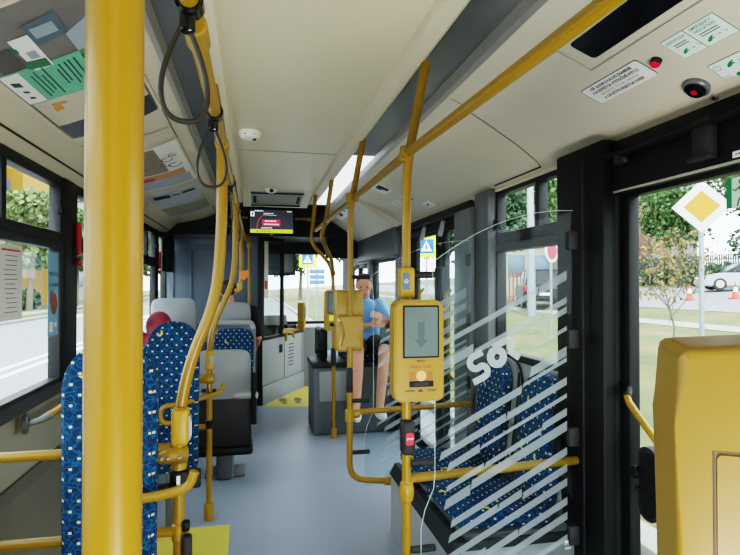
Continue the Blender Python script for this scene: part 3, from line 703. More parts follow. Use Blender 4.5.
b = B(); tube(b, [(-.055, 6.3, 2.0), (-.05, 6.3, .02)], PR_, 16); obj('tube', b, 'yellow', l4)
b = B(); tube(b, [(LX-.07, 6.1, 2.26), (-.115, 6.2, 2.0), (-.055, 6.3, 1.87)], .016, 14); obj('stay', b, 'yellow', l4)
b = B(); rod(b, (-.055, 6.3, 1.83), (-.055, 6.3, 1.90), .027); obj('joint', b, 'yellowp', l4)
b = B(); rod(b, (-.05, 6.3, 0), (-.05, 6.3, .08), .027); obj('foot_socket', b, 'yellowp', l4)
cr = thing('handrail', 'short yellow crosswise handrail behind the display', 'handrail', (.2, 6.4, 2.18))
b = B(); tube(b, [(-.4, 6.28, 2.17), (.62, 6.28, 2.17)], .016, 14); obj('tube', b, 'yellow', cr)
b = B(); rod(b, (.60, 6.28, 2.17), (.64, 6.28, 2.17), .023); rod(b, (-.42, 6.28, 2.17), (-.38, 6.28, 2.17), .023); obj('end_socket', b, 'yellowp', cr)
wr = thing('handrail', 'short yellow grab rail on the wall below the window with a dark flange', 'handrail', (-.96, 2.7, .82))
b = B(); tube(b, [(-.90, 2.70, .828), (-.905, 3.7, .835)], .0165, 16); obj('tube', b, 'yellow', wr)
b = B(); rod(b, (-.975, 2.62, .815), (-.955, 2.625, .815), .045, 20); tube(b, [(-.96, 2.62, .815), (-.92, 2.65, .82), (-.90, 2.72, .828)], [.013, .014, .019], 12); obj('flange', b, 'greyd', wr)

# ------------------------------------------------------------------ ticket machines
def validator(label, x, y, z0, z1, w=.187, d=.075, full=True, ang=0):
    """front faces the camera (-y)"""
    t = thing('ticket_machine', label, 'ticket machine', (x, y, z0)); h = z1-z0; zc = (z0+z1)/2
    b = B()
    prof = [(-w/2, -h*.43), (-w/2+.014, -h/2), (w/2-.014, -h/2), (w/2, -h*.46), (w/2, h/2-.02), (w/2-.02, h/2), (-w/2+.02, h/2), (-w/2, h/2-.02)]
    tb_ = B(); extr(tb_, prof, 'z', -d/2, d/2); bmesh.ops.bevel(tb_, geom=tb_.edges[:], offset=.006, segments=2, affect='EDGES')
    tb_.transform(Matrix.Translation((x, y-d/2-.02, zc)) @ Matrix.Rotation(PI/2, 4, 'X')); merge(b, tb_)
    obj('housing', b, 'yellowp', t)
    fr = Fr((x, y-d-.02, zc), (1, 0, 0), (0, 0, 1))
    k = w/.187; s = h/.36
    b = B(); plate(b, fr, .136*k, .186*s, .004, .002); b.transform(Matrix.Translation((.006*k, 0, .068*s))); bez = obj('screen_bezel', b, 'black', t)
    fs = Fr(fr.p(.006*k, .068*s), (1, 0, 0), (0, 0, 1))
    b = B(); plate(b, fs, .124*k, .174*s, .003, .003); sc = obj('screen', b, 'lcd', t)
    if full:
        b = B(); flatpoly(b, fs, [(-.012, .035), (.012, .035), (.012, -.028), (.026, -.028), (0, -.058), (-.026, -.028), (-.012, -.028)], .0036, .0002)
        obj('arrow', b, 'lcda', sc)
        b = B(); text(b, 'MULTI X', fr, .0085, .006, -.036, .0015, bold=.0003); text(b, 'LISTOK', fr, .0105, -.036, -.143, .0015, bold=.0004); text(b, 'TICKET', fr, .0105, .046, -.143, .0015, bold=.0004); flatpoly(b, fr, [(-.008, -.147), (.016, -.147), (.004, -.136)], .0015)
        obj('lettering', b, 'ink', t)
        b = B(); text(b, 'KARTA · CARD', fr, .0118, .006, -.058, .0015, bold=.0004)
        for sx in (-1, 1):
            for i in range(5): stroke(b, fr, [(.006+sx*(.022+.0), -.078-i*.006), (.006+sx*.044, -.078-i*.006)], .0022, .0015)
        obj('card_marking', b, 'redtxt', t)
        b = B(); disc(b, fr, .006, -.09, .019, .002, 28); cd = obj('card_target', b, pbr('peach_print', '#dfa968', .5, var=0), t)
        b = B(); frect(b, fr, -.038, -.130, .052, -.108, .002, .004); sl = obj('ticket_slot', b, 'black', t)
        b = B(); frect(b, fr, -.020, -.126, .034, -.113, .0035, .004); obj('slot_lip', b, 'rubber', sl)
        b = B(); stroke(b, fr, [(-.02, .169), (.025, .169)], .004, .0012); obj('speaker_slit', b, pbr('dull_yellow', '#a8841f', .5, var=0), t)
    else:
        b = B(); frect(b, fr, -.03, -.14*s, .03, -.11*s, .002, .004); obj('ticket_slot', b, 'black', t)
        b = B(); frect(b, fr, -.045*k, -.09*s, .045*k, -.045*s, .002); obj('marking', b, 'signl', t)
    b = B(); rod(b, (x, y, z0+.03), (x, y, z1-.03), .027); obj('pole_bracket', b, 'yellowp', t)
    return t
validator('yellow ticket machine with arrow on its screen on the pole beside the near glass screen', .585, 1.985, .995, 1.362)
validator('yellow ticket machine facing the camera on the front pole, half hidden by another', .695, 4.95, 1.0, 1.365, .15, .075, False)
def validator_back(label, x, y, z0, z1, w, d, px, py, name='ticket_machine'):
    t = thing(name, label, 'ticket machine', (px, py, z0)); h = z1-z0
    b = B(); bx(b, x-w/2, x+w/2, y, y+d, z0+h*.42, z1, .012, 3); bx(b, x-w*.46, x+w*.5, y-.005, y+d, z0, z0+h*.5, .014, 3); obj('housing', b, 'yellowp', t)
    return t
v2 = validator_back('yellow ticket machine seen from behind on the pole at the far glass screen', .54, 3.105, 1.03, 1.385, .165, .09, .54, 3.1)
b = B(); extr(b, [(.47, 1.235), (.62, 1.235), (.585, 1.19), (.575, 1.13), (.60, 1.06), (.485, 1.06), (.51, 1.13), (.50, 1.19)], 'y', 3.06, 3.11); bmesh.ops.bevel(b, geom=b.edges[:], offset=.004, segments=2, affect='EDGES'); obj('pole_bracket', b, 'yellowp', v2)
# near ticket machine, seen from behind
v0 = thing('ticket_machine', 'large yellow ticket machine seen from behind, close to the camera by the door', 'ticket machine', (.69, .62, .93))
b = B(); t_ = B()
extr(t_, [(-.085, -.21), (-.096, -.20), (-.100, .10), (-.094, .192), (-.085, .2), (.10, .215), (.10, -.21)], 'z', -.05, .05)
for v in t_.verts:
    if v.co.z > 0: v.co.x *= .90; v.co.y *= .97
bmesh.ops.bevel(t_, geom=t_.edges[:], offset=.012, segments=4, profile=.6, affect='EDGES')
t_.transform(Matrix.Translation((.634, .605, 1.143)) @ Matrix.Rotation(R(-30), 4, 'Z') @ Matrix.Rotation(PI/2, 4, 'X')); merge(b, t_)
obj('housing', b, pbr('shaded_yellow_plastic', '#7f6212', .45, var=.05, coat=.05), v0)  # yellow plastic darkened: the backlit shade is put into the colour
q0 = Matrix.Rotation(R(-30), 3, 'Z'); f0 = Fr(Vector((.634, .605, 1.143))+q0 @ Vector((0, -.0505, 0)), q0 @ Vector((1, 0, 0)), (0, 0, 1))
b = B(); plate(b, Fr(f0.p(.012, -.078), f0.r, f0.u), .112, .28, .006, .0025); obj('service_lid', b, pbr('shaded_lid_yellow', '#7f6212', .4, var=.04), v0)  # lid colour carries the same painted shade
b = B(); stroke(b, f0, [(-.047, -.20), (-.047, .065), (.085, .065)], .0022, .001); obj('lid_gap', b, 'seam', v0)
p0 = thing('handrail_pole', 'yellow pole at the edge of the picture holding the large ticket machine', 'pole', (.715, .64, 0))
b = B(); cyl(b, (.715, .64, .02), (.715, .64, 1.36), PR_, 24); tube(b, fillet([(.715, .64, 1.30), (.715, .64, 1.5), (.70, .5, 1.8), (RX+.05, .45, RZ)], .1), PR_, 18); obj('tube', b, 'yellow', p0)
b = B(); rod(b, (.715, .64, 0), (.715, .64, .06), .026); obj('foot_socket', b, 'yellowp', p0)
# fare reader at the cab door
fa = thing('fare_reader', 'small yellow card reader on a bracket at the cab door ledge', 'card reader', (.55, 7.2, .8))
b = B(); box(b, (.60, 7.05, 1.01), (.09, .09, .34), .012, 3, Matrix.Rotation(R(-20), 3, 'Z')); rh = obj('housing', b, 'yellowv', fa)
b = B(); box(b, (.645, 7.03, 1.06), (.006, .055, .17), .002, 2, Matrix.Rotation(R(-20), 3, 'Z')); obj('screen', b, 'lcd', rh)
b = B(); tube(b, fillet([(.50, 7.05, .74), (.48, 7.0, .80), (.36, 6.9, .82)], .03), .018, 10); tube(b, fillet([(.60, 7.05, .86), (.50, 7.02, .83), (.37, 6.92, .84)], .03), .02, 10); tube(b, [(.40, 6.93, .70), (.40, 6.93, .83)], .016, 10); obj('bracket', b, 'yellowv', fa)

# ------------------------------------------------------------------ glass screens with frosted stripes
def screen(label, y, xa, xb, ztop_a, ztop_b, zbot, seed, logo=False, step=.066, sw=.031):
    t = thing('glass_screen', label, 'glass partition', (xa, y, zbot))
    W = xb-xa; rnd = random.Random(seed)
    # outline: bottom, notch at left, curved top
    top = []
    for i in range(17):
        u = i/16; top.append((xa+W*u, ztop_a+(ztop_b-ztop_a)*(1-(1-u)**2.1)))
    top = [(xa, ztop_a-.12)]+[(xa+.004, ztop_a-.05)]+top[1:] if False else top
    left = [(xa-.045, zbot), (xa-.045, .50), (xa-.03, .57), (xa+.005, .65), (xa+.01, .70), (xa+.01, ztop_a-.12), (xa, ztop_a-.02)]
    out = left+top[0:]+[(xb, zbot)]
    b = B(); A = [b.verts.new((p[0], y, p[1])) for p in out]; b.faces.new(A)
    g = obj('pane', b, 'glassp', t, flat=True)
    b = B(); tube(b, [(p[0], y, p[1]) for p in out[:-1]], .0013, 6); obj('polished_edge', b, 'edge', t)
    def zt(x):
        u = max(0, min(1, (x-xa)/W)); return ztop_a+(ztop_b-ztop_a)*(1-(1-u)**2.1)
    b = B(); fr = Fr((0, y-.002, 0), (1, 0, 0), (0, 0, 1)); sl = .50; c = zbot-sl*W
    k = 0
    while c < ztop_b-.52:
        # stripe z = c + sl*(x-xa)
        x0 = xa+.02+rnd.uniform(0, .07); x1 = xb-.03
        segs = sorted([x0, x1]+[rnd.uniform(x0+.1, x1-.1) for _ in range(rnd.choice((0, 1, 2)))])
        o = 0
        for i in range(len(segs)-1):
            a0, a1 = segs[i], segs[i+1]; wd = sw*rnd.choice((.55, .8, 1, 1.25)); o += rnd.choice((-.014, 0, .014))
            q = []
            za, zb = c+sl*(a0-xa)+o, c+sl*(a1-xa)+o
            if zb < zbot+.02: continue
            if za < zbot+.01: a0 = xa+(zbot+.01-c-o)/sl; za = zbot+.01
            if a0 >= a1-.02: continue
            zlim = zt(a0)-.27
            if logo and za < 1.20 and zb > .98 and a0 < 1.06: 
                zq = c+sl*(.95-xa)+o
                if .985 < zq < 1.215: 
                    a0 = 1.06; za = c+sl*(a0-xa)+o
                    if a1-a0 < .05: continue
            if za > zlim: continue
            b.faces.new([b.verts.new(fr.p(*p)) for p in ((a0, za-wd/2), (a1, zb-wd/2), (a1, zb+wd/2), (a0+.008, za+wd/2))])
        c += step*rnd.uniform(.9, 1.1); k += 1
    obj('stripe_decal', b, 'frost', t, flat=True)
    if logo:
        f2 = Fr((.84, y-.004, 1.055), (math.cos(R(25)), 0, math.sin(R(25))), (-math.sin(R(25)), 0, math.cos(R(25)))); b = B()
        stroke(b, f2, [(.062, .085), (.02, .085)]+arc(.02, .061, .024, 90, 270, 8)+[(.03, .037)]+arc(.03, .017, .022, 90, -90, 8)+[(-.02, -.005)], .026)
        pts_o = arc(.108, .04, .027, 90, 450, 28); stroke(b, f2, pts_o, .030)
        stroke(b, f2, [(.108, .082), (.17, .082)], .026)
        stroke(b, f2, [(.165, .082)]+arc(.168, .06, .022, 90, -20, 8)+[(.165, .036), (.192, -.004)], .026)
        obj('maker_logo', b, 'frostl', t, flat=True)
        f3 = Fr((1.222, y-.003, .385), (1, 0, 0), (0, 0, 1)); b = B()
        stroke(b, f3, [(-.012, .012), (.014, .012)], .009); stroke(b, f3, [(-.010, .0), (-.010, .012)], .005); stroke(b, f3, [(.001, .0), (.001, .012)], .005); stroke(b, f3, [(.012, .0), (.012, .012)], .005); stroke(b, f3, [(-.012, -.014), (.014, -.014)], .003)
        obj('glass_mark', b, 'white', t, flat=True)
    for z in ((ztop_b-.12), 1.2, .81, .42):
        b = B(); box(b, (xb-.005, y, z), (.045, .03, .075), .006, 2); obj('wall_clamp', b, 'rubber', t)
    return t
screen('near clear glass screen with wavy top, white diagonal stripes and letter logo', 1.97, .66, 1.252, 1.50, 1.715, .26, 5, True)
screen('far clear glass screen with white diagonal stripes behind the blue seats', 3.19, .69, 1.32, 1.47, 1.69, .22, 11, False, .066, .032)

# ------------------------------------------------------------------ seats
def seat_mesh_back(bm, w, z0, z1, th, lean, dome, ny=9, y0=0., dh=None):
    """rounded upholstered slab; front surface towards +y"""
    n = 24; out = []; dh = dh or (z1-z0)*.30
    pts = []
    hw = w/2
    # outline in (x,z): domed top
    for i in range(n+1):
        a = PI*i/n; pts.append((hw*math.copysign(abs(math.cos(a))**dome, math.cos(a)), (z1-dh)+dh*(math.sin(a)**dome)))
    pts += [(-hw*.96, z0+.05), (-hw*.9, z0), (hw*.9, z0), (hw*.96, z0+.05)]
    def yl(z): return y0-lean*(z-z0)
    rings = []
    for (s, dy) in ((.93, -th/2), (1, -th*.3), (1, th*.25), (.9, th/2), (.6, th*.56)):
        cz = (z0+z1)/2; rings.append([bm.verts.new((x*s, yl(z)+dy, cz+(z-cz)*s if s < 1 else z)) for x, z in pts])
    m = len(pts)
    for A, C in zip(rings, rings[1:]):
        for i in range(m): bm.faces.new((A[i], A[(i+1) % m], C[(i+1) % m], C[i]))
    bm.faces.new(rings[0][::-1]); bm.faces.new(rings[-1]); return bm
def make_seat(label, loc, rz, style='shell', group=None, top=1.08, w=.43):
    """local +y = the way the passenger faces"""
    t = thing('passenger_seat', label, 'seat', (0, 0, 0), group)
    b = B(); bx(b, -w/2+.01, w/2-.01, -.20, .24, .385, .47, .035, 4); obj('cushion', b, 'fabric', t)
    b = B(); bx(b, -w/2-.005, w/2+.005, -.21, .225, .355, .40, .02, 3); obj('seat_pan', b, 'greyd', t)
    zt = top-.06 if style == 'rim' else top
    b = B(); seat_mesh_back(b, w-.02, .45, zt, .075, .12, .85 if style == 'plain' else .6, y0=-.185, dh=.22 if style == 'plain' else None); obj('backrest', b, 'fabric', t)
    if style in ('shell', 'rim'):
        b = B(); seat_mesh_back(b, w+.02, .36, top+.012, .04, .12, .34, y0=-.245); sh = obj('back_shell', b, 'greyl', t)
        if style == 'rim':
            b = B(); tube(b, fillet([(-w*.46, -.255, top-.07), (-w*.42, -.262, top-.01), (w*.42, -.262, top-.01), (w*.46, -.255, top-.07)], .05), .028, 10); obj('grip_rim', b, 'grey', t)
        else:
            b = B(); box(b, (0, -.24, .50), (w+.03, .07, .30), .02, 3); obj('shell_base', b, 'greyd', t)
    b = B(); bx(b, -.06, .06, -.16, .14, 0.0, .36, .02); bx(b, -w/2+.03, w/2-.03, -.12, .1, .0, .03, .01); obj('pedestal', b, 'greyd', t)
    t.location = loc; t.rotation_euler = (0, 0, rz); return t
# upholstered lean pad of the wheelchair bay (nearest)
def lean_pad(label, y, top):
    lp = thing('lean_pad', label, 'padded board', (-.455, y, 0))
    b = B(); seat_mesh_back(b, .285, .34, top, .07, .0, .9, y0=0, dh=.17)
    b.transform(Matrix.Translation((-.45, y, 0)) @ Matrix.Rotation(PI, 4, 'Z')); obj('pad', b, 'fabric', lp)
    b = B(); bx(b, -.57, -.33, y+.035, y+.065, .38, 1.12, .01); bx(b, -.50, -.40, y+.055, y+.082, .5, .9, .005); obj('back_plate', b, 'greyd', lp)
    b = B(); bx(b, -.49, -.41, y-.02, y+.05, .0, .36, .01); obj('foot', b, 'greyd', lp)
lean_pad('tall narrow blue patterned lean pad of the wheelchair bay, behind the nearest pole', 1.9, 1.235)
lean_pad('second blue patterned lean pad with rounded top, left of the grey seat back', 3.30, 1.205)
s3 = make_seat('grey seat back beside the slim curved pole, with a black folding armrest', (-.205, 4.25, 0), 0, 'shell', None, .95, .35)
b = B(); tube(b, [(.205, -.33, .80), (.205, -.34, .55), (.205, -.33, .46)], [.016, .021, .019], 12); rod(b, (.205, -.335, .47), (.205, -.33, .44), .02); obj('armrest', b, 'black', s3, local=True)
b = B(); rod(b, (.06, -.27, .63), (.23, -.33, .64), .026, 12); obj('armrest_pivot', b, 'grey', s3, local=True)
b = B(); box(b, (.0, -.275, .50), (.38, .04, .46), .02, 3); box(b, (-.10, -.29, .72), (.12, .03, .12), .03, 3); obj('back_cover', b, 'frame', s3, local=True)
b = B(); box(b, (0, -.2, .25), (.4, .25, .06), .02); obj('under_frame', b, 'black', s3, local=True)
make_seat('blue patterned seat with grey top rim, facing the camera beside the aisle', (-.19, 5.22, 0), PI, 'rim', None, 1.05, .40)
make_seat('blue patterned window seat under the person in the dark red jacket', (-.76, 4.90, 0), 0, 'plain', None, .95, .40)
def raised(lbl, x, y, top):
    t = make_seat(lbl, (x, y, .13), 0, 'shell', None, top-.13, .41)
    b = B(); bx(b, -.2, .2, -.25, .25, -.13, .01, .01); obj('platform', b, 'greyd', t, local=True); return t
raised('tall grey seat back by the window, empty, in the front row at the cab wall', -.77, 5.98, 1.27)
raised('tall grey seat back in the front row with the black shirted person', -.245, 5.98, 1.225)
# sideways seats by the near glass screen
pl = thing('seat_plinth', 'grey box plinth carrying the two blue seats behind the near glass screen', 'plinth', (.8, 2.1, 0))
b = B(); extr(b, [(.775, 0), (1.40, 0), (1.40, .40), (.80, .36), (.775, .33)], 'y', 2.06, 3.06); obj('box', b, 'grey', pl)
b = B(); extr(b, [(.768, .325), (.79, .325), (.83, .385), (.80, .385)], 'y', 2.05, 3.07); bx(b, .78, 1.38, 2.045, 2.06, .36, .395); obj('edge_strip', b, 'frame', pl)
def side_seat(label, y):
    t = thing('passenger_seat', label, 'seat', (0, 0, 0), 'sideways seats behind the near glass screen')
    b = B(); bx(b, -.205, .205, -.18, .27, .385, .465, .035, 4)
    for v in b.verts: v.co.z += .02*max(0, v.co.y)/.27
    obj('cushion', b, 'fabric', t)
    b = B(); bx(b, -.21, .21, -.20, .24, .355, .395, .015); obj('seat_pan', b, 'greyd', t)
    b = B(); seat_mesh_back(b, .31, .44, 1.0, .07, .10, .75, y0=-.185); obj('backrest', b, 'fabric', t)
    b = B(); seat_mesh_back(b, .37, .40, 1.012, .035, .10, .7, y0=-.232); obj('back_shell', b, 'greyl', t)
    t.location = (1.085, y, 0); t.rotation_euler = (0, 0, PI/2); return t
side_seat('blue sideways seat nearest the door column, behind the near glass screen', 2.32)
for z in (.86, .72): b = B(); ball(b, (1.27, 2.105, z), (.03, .02, .06), 2); tube(b, [(1.30, 2.12, z), (1.27, 2.105, z)], .015, 8); tag(obj('side_pad', b, 'black'), 'upper black oval pad beside the nearest sideways seat back' if z > .8 else 'lower black oval pad beside the nearest sideways seat back', 'pad')
ss2 = side_seat('blue sideways seat farther from the door column, next to the far glass screen', 2.83)
ar = thing('seat_belt', 'black belt strap hanging on the side of the sideways seat back', 'belt', (1.19, 2.56, .7))
b = B(); tube(b, [(1.29, 2.50, .98), (1.275, 2.485, .85), (1.235, 2.47, .60)], .014, 8, flatten=(1, .35)); obj('webbing', b, 'black', ar)
b = B(); box(b, (1.23, 2.47, .58), (.03, .025, .06), .008); obj('buckle', b, 'blackg', ar)
wb = thing('wheel_box', 'dark grey front wheel arch box with a seat on top, beside the aisle', 'wheel box', (.55, 5.1, 0))
b = B(); bx(b, .545, 1.34, 5.10, 5.6, 0, .655, .02, 3); bx(b, .80, 1.34, 5.5, 6.4, 0, .64, .02, 3); obj('box', b, 'greyd', wb)
b = B(); bx(b, .535, 1.34, 5.085, 5.62, .63, .68, .012, 3); obj('top_edge', b, 'frame', wb)
b = B(); bx(b, .60, .86, 5.085, 5.1, .32, .60, .008); obj('front_lid', b, 'grey', wb)
fs_ = thing('passenger_seat', 'dark upholstered seat on the front wheel box under the person in blue', 'seat', (1.08, 5.6, .67))
b = B(); bx(b, .86, 1.32, 5.2, 5.68, .66, .74, .03, 3); obj('cushion', b, 'fabric', fs_)
b = B(); t_ = B(); seat_mesh_back(t_, .44, .70, 1.32, .07, .1, .6, y0=0); t_.transform(Matrix.Translation((1.09, 5.74, 0)) @ Matrix.Rotation(PI, 4, 'Z')); merge(b, t_); obj('backrest', b, 'fabric', fs_)
b = B(); bx(b, .625, .70, 5.25, 5.75, .68, .98, .03, 3); tube(b, [(.64, 5.22, .80), (.60, 5.2, .78)], .02, 8); obj('side_armrest', b, 'black', fs_)

# ------------------------------------------------------------------ people
def remesh(bm, vox, smooth=2):
    me = bpy.data.meshes.new('t'); bm.to_mesh(me); bm.free(); o = bpy.data.objects.new('t', me); COL.objects.link(o)
    m = o.modifiers.new('r', 'REMESH'); m.mode = 'VOXEL'; m.voxel_size = vox
    s = o.modifiers.new('s', 'SMOOTH'); s.iterations = smooth; s.factor = .5
    dg = bpy.context.evaluated_depsgraph_get(); dg.update(); m2 = bpy.data.meshes.new_from_object(o.evaluated_get(dg))
    bpy.data.objects.remove(o); b = bmesh.new(); b.from_mesh(m2); bpy.data.meshes.remove(m2); return b
def limb(bm, pts, rs, seg=14):
    tube(bm, pts, rs, seg)
    for p, r in zip(pts, rs): ball(bm, p, r, 2)
def hand(bm, w, dirv, palm_n, curl=.5):
    """palm and five bent fingers from wrist w along dirv; palm_n = back-of-hand normal"""
    d = Vector(dirv).normalized(); n = Vector(palm_n); n = (n-d*n.dot(d)).normalized(); s = d.cross(n); w = Vector(w)
    c = w+d*.05
    m = Matrix((s, d, n)).transposed(); ball(bm, c, (.042, .05, .016), 2, m)
    for i, (off, L) in enumerate(((-.030, .068), (-.010, .076), (.011, .072), (.031, .056))):
        p = w+d*.088+s*off; q = p+d*L*.5-n*L*.15*curl; e = q+d*L*.35-n*L*.4*curl
        limb(bm, [p, q, e], [.0088, .008, .0068], 8)
    p = w+d*.025-s*.034; q = p-s*.022+d*.03; e = q+d*.03-n*.012
    limb(bm, [p, q, e], [.0105, .0095, .008], 8)
def person(label, J, clothes, hairmat, face=True, vox=.008, hairlong=False):
    """J: joints in world space, hip/neck/head + shoulders, elbows, wrists, knees, ankles, toes; facing = unit vector"""
    V = {k: Vector(v) for k, v in J.items()}; f = V['facing'].normalized(); hf = V.get('hface', f).normalized(); up = Vector((0, 0, 1))
    t = thing('person', label, 'person', (V['hip'].x, V['hip'].y, 0))
    side = f.cross(up).normalized()     # the person's right
    b = B(); hip, ch, nk, hd = V['hip'], V['chest'], V['neck'], V['head']
    def torso(bm, g=0):
        tmp = B(); n = 18; rings = []
        secs = [(hip-(ch-hip)*.12, .13, .10), (hip, .165, .115), (hip+(ch-hip)*.4, .145, .10), (ch, .165, .108), (ch+(nk-ch)*.55, .165, .095), (ch+(nk-ch)*.85, .10, .07), (nk, .052, .052)]
        for c, rx, ry in secs: rings.append([tmp.verts.new(c+side*math.cos(2*PI*i/n)*(rx+g)+f*math.sin(2*PI*i/n)*(ry+g)) for i in range(n)])
        for A, C in zip(rings, rings[1:]):
            for i in range(n): tmp.faces.new((A[i], A[(i+1) % n], C[(i+1) % n], C[i]))
        tmp.faces.new(rings[0][::-1]); tmp.faces.new(rings[-1]); merge(bm, tmp)
    torso(b)
    limb(b, [nk-up*.03, nk+(hd-nk)*.6], [.055, .05])
    # head: skull, jaw, nose, ears
    hr = side if abs(hf.dot(f)) > .99 else hf.cross(up).normalized(); hu = hr.cross(hf).normalized(); hm = Matrix((hr, hf, hu)).transposed()
    ball(b, hd+hu*.02, (.076, .094, .098), 3, hm); ball(b, hd-hu*.055+hf*.025, (.056, .066, .06), 3, hm)
    ball(b, hd+hf*.098-hu*.015, (.012, .018, .022), 2, hm)
    for sgn in (-1, 1): ball(b, hd+hr*sgn*.077-hu*.005-hf*.005, (.010, .020, .030), 2, hm)
    for s in ('R', 'L'):
        sh, el, wr = V['sh'+s], V['el'+s], V['wr'+s]; kn, an, to = V['kn'+s], V['an'+s], V['to'+s]
        limb(b, [sh, sh+(el-sh)*.5, el, el+(wr-el)*.4, wr], [.055, .047, .038, .039, .027])
        hp = hip+side*(.09 if s == 'R' else -.09)
        limb(b, [hp, hp+(kn-hp)*.5, kn, kn+(an-kn)*.35, an], [.088, .076, .056, .056, .036])
        limb(b, [an-up*.035, an+(to-an)*.5-up*.01, to], [.038, .038, .028])
        hand(b, wr, V.get('hd'+s, wr-el), V.get('hn'+s, f+up), .6)
    obj('body', remesh(b, vox), 'skin', t)
    for nm, mt, which in clothes:
        b = B()
        if which == 'top' or which == 'longtop':
            torso(b, .014)
            for s in ('R', 'L'):
                sh, el, wr = V['sh'+s], V['el'+s], V['wr'+s]
                if which == 'top': limb(b, [sh, sh+(el-sh)*.5, sh+(el-sh)*.8], [.068, .062, .06])
                else: limb(b, [sh, sh+(el-sh)*.5, el, el+(wr-el)*.5, el+(wr-el)*.95], [.072, .062, .054, .052, .042])
            if which == 'longtop': ball(b, nk+up*.0, (.085, .085, .05), 2)
        elif which in ('shorts', 'trousers'):
            torso_ = B(); limb(b, [hip-up*.02-side*.08, hip-up*.02+side*.08], [.125, .125])
            for s in ('R', 'L'):
                hp = hip+side*(.09 if s == 'R' else -.09); kn, an = V['kn'+s], V['an'+s]
                if which == 'shorts': limb(b, [hp, hp+(kn-hp)*.5, hp+(kn-hp)*.78], [.102, .096, .092])
                else: limb(b, [hp, hp+(kn-hp)*.5, kn, kn+(an-kn)*.5, kn+(an-kn)*.95], [.1, .088, .07, .064, .056])
        elif which == 'shoes':
            for s in ('R', 'L'):
                an, to = V['an'+s], V['to'+s]; limb(b, [an-up*.035, an+(to-an)*.5-up*.012, to], [.05, .048, .036])
        elif which == 'hood':
            ball(b, hd+hu*.02-hf*.03, (.108, .118, .125), 3, hm); limb(b, [nk, nk+(hd-nk)*.7], [.09, .1])
        obj(nm, remesh(b, .012, 3), mt, t)
    if hairmat:
        b = B(); ball(b, hd+hu*.035-hf*.018, (.086, .098, .094), 3, hm)
        for v in b.verts[:]:
            q = v.co-hd
            if q.dot(hf) > .03 and q.dot(hu) < .055: v.co -= hf*(q.dot(hf)-.03)
        if hairlong: limb(b, [hd-hf*.06+hu*.02, hd-hf*.075-hu*.08, hd-hf*.07-hu*.16], [.07, .06, .04])
        obj('hair', remesh(b, .01, 2), hairmat, t)
    if face:
        b = B()
        for sgn in (-1, 1): ball(b, hd+hr*sgn*.031+hf*.086+hu*.012, (.011, .006, .007), 2, hm)
        obj('eyes', b, 'eye', t)
        b = B(); ball(b, hd+hf*.087-hu*.058, (.022, .008, .006), 2, hm); obj('mouth', b, 'lip_', t)
    return t
person('person in light blue shirt and dark shorts sitting on the front wheel box', dict(
    facing=(-.15, -1, 0), hface=(-.2, -1, -.25), hip=(1.10, 5.46, .82), chest=(1.10, 5.47, 1.06), neck=(1.10, 5.44, 1.27), head=(1.085, 5.38, 1.40),
    shR=(.94, 5.44, 1.21), elR=(.93, 5.25, .99), wrR=(1.08, 5.08, 1.03), hdR=(1, -.2, .1), hnR=(0, -1, .5),
    shL=(1.26, 5.44, 1.21), elL=(1.30, 5.22, 1.02), wrL=(1.20, 5.04, 1.10), hdL=(-.8, -.5, .3), hnL=(0, -1, .5),
    knR=(.95, 5.0, .80), anR=(.92, 4.93, .26), toR=(.90, 4.78, .22), knL=(1.21, 5.02, .80), anL=(1.14, 4.93, .26), toL=(1.14, 4.78, .22)),
    [('shirt', 'shirtb', 'top'), ('shorts', 'shorts', 'shorts'), ('shoes', 'shoe', 'shoes')], 'hairg')
person('person in a black short sleeved shirt seen from behind in the front row', dict(
    facing=(0, 1, 0), hip=(-.235, 5.98, .66), chest=(-.235, 5.92, .95), neck=(-.24, 5.90, 1.19), head=(-.265, 5.93, 1.34),
    shR=(-.01, 5.90, 1.13), elR=(.045, 5.90, .85), wrR=(.01, 6.12, .72), shL=(-.42, 5.90, 1.12), elL=(-.46, 5.95, .83), wrL=(-.42, 6.16, .72),
    knR=(-.19, 6.38, .62), anR=(-.20, 6.40, .20), toR=(-.20, 6.50, .15), knL=(-.35, 6.38, .62), anL=(-.35, 6.40, .20), toL=(-.35, 6.50, .15)),
    [('shirt', 'shirtk', 'top'), ('trousers', 'trous', 'trousers')], 'hair', True)
person('person in a dark red hooded jacket slumped on the window seat, mostly hidden', dict(
    facing=(0, 1, 0), hface=(-.1, .8, -.6), hip=(-.80, 4.86, .56), chest=(-.80, 4.82, .80), neck=(-.79, 4.85, .98), head=(-.80, 4.98, 1.03),
    shR=(-.64, 4.85, .96), elR=(-.61, 4.95, .72), wrR=(-.70, 5.15, .62), shL=(-.93, 4.85, .96), elL=(-.93, 4.97, .72), wrL=(-.86, 5.15, .62),
    knR=(-.71, 5.30, .52), anR=(-.71, 5.30, .12), toR=(-.71, 5.42, .06), knL=(-.89, 5.30, .52), anL=(-.89, 5.30, .12), toL=(-.89, 5.42, .06)),
    [('jacket', 'jacket', 'longtop'), ('trousers', 'trous', 'trousers'), ('hood', 'jacket', 'hood')], None, True)

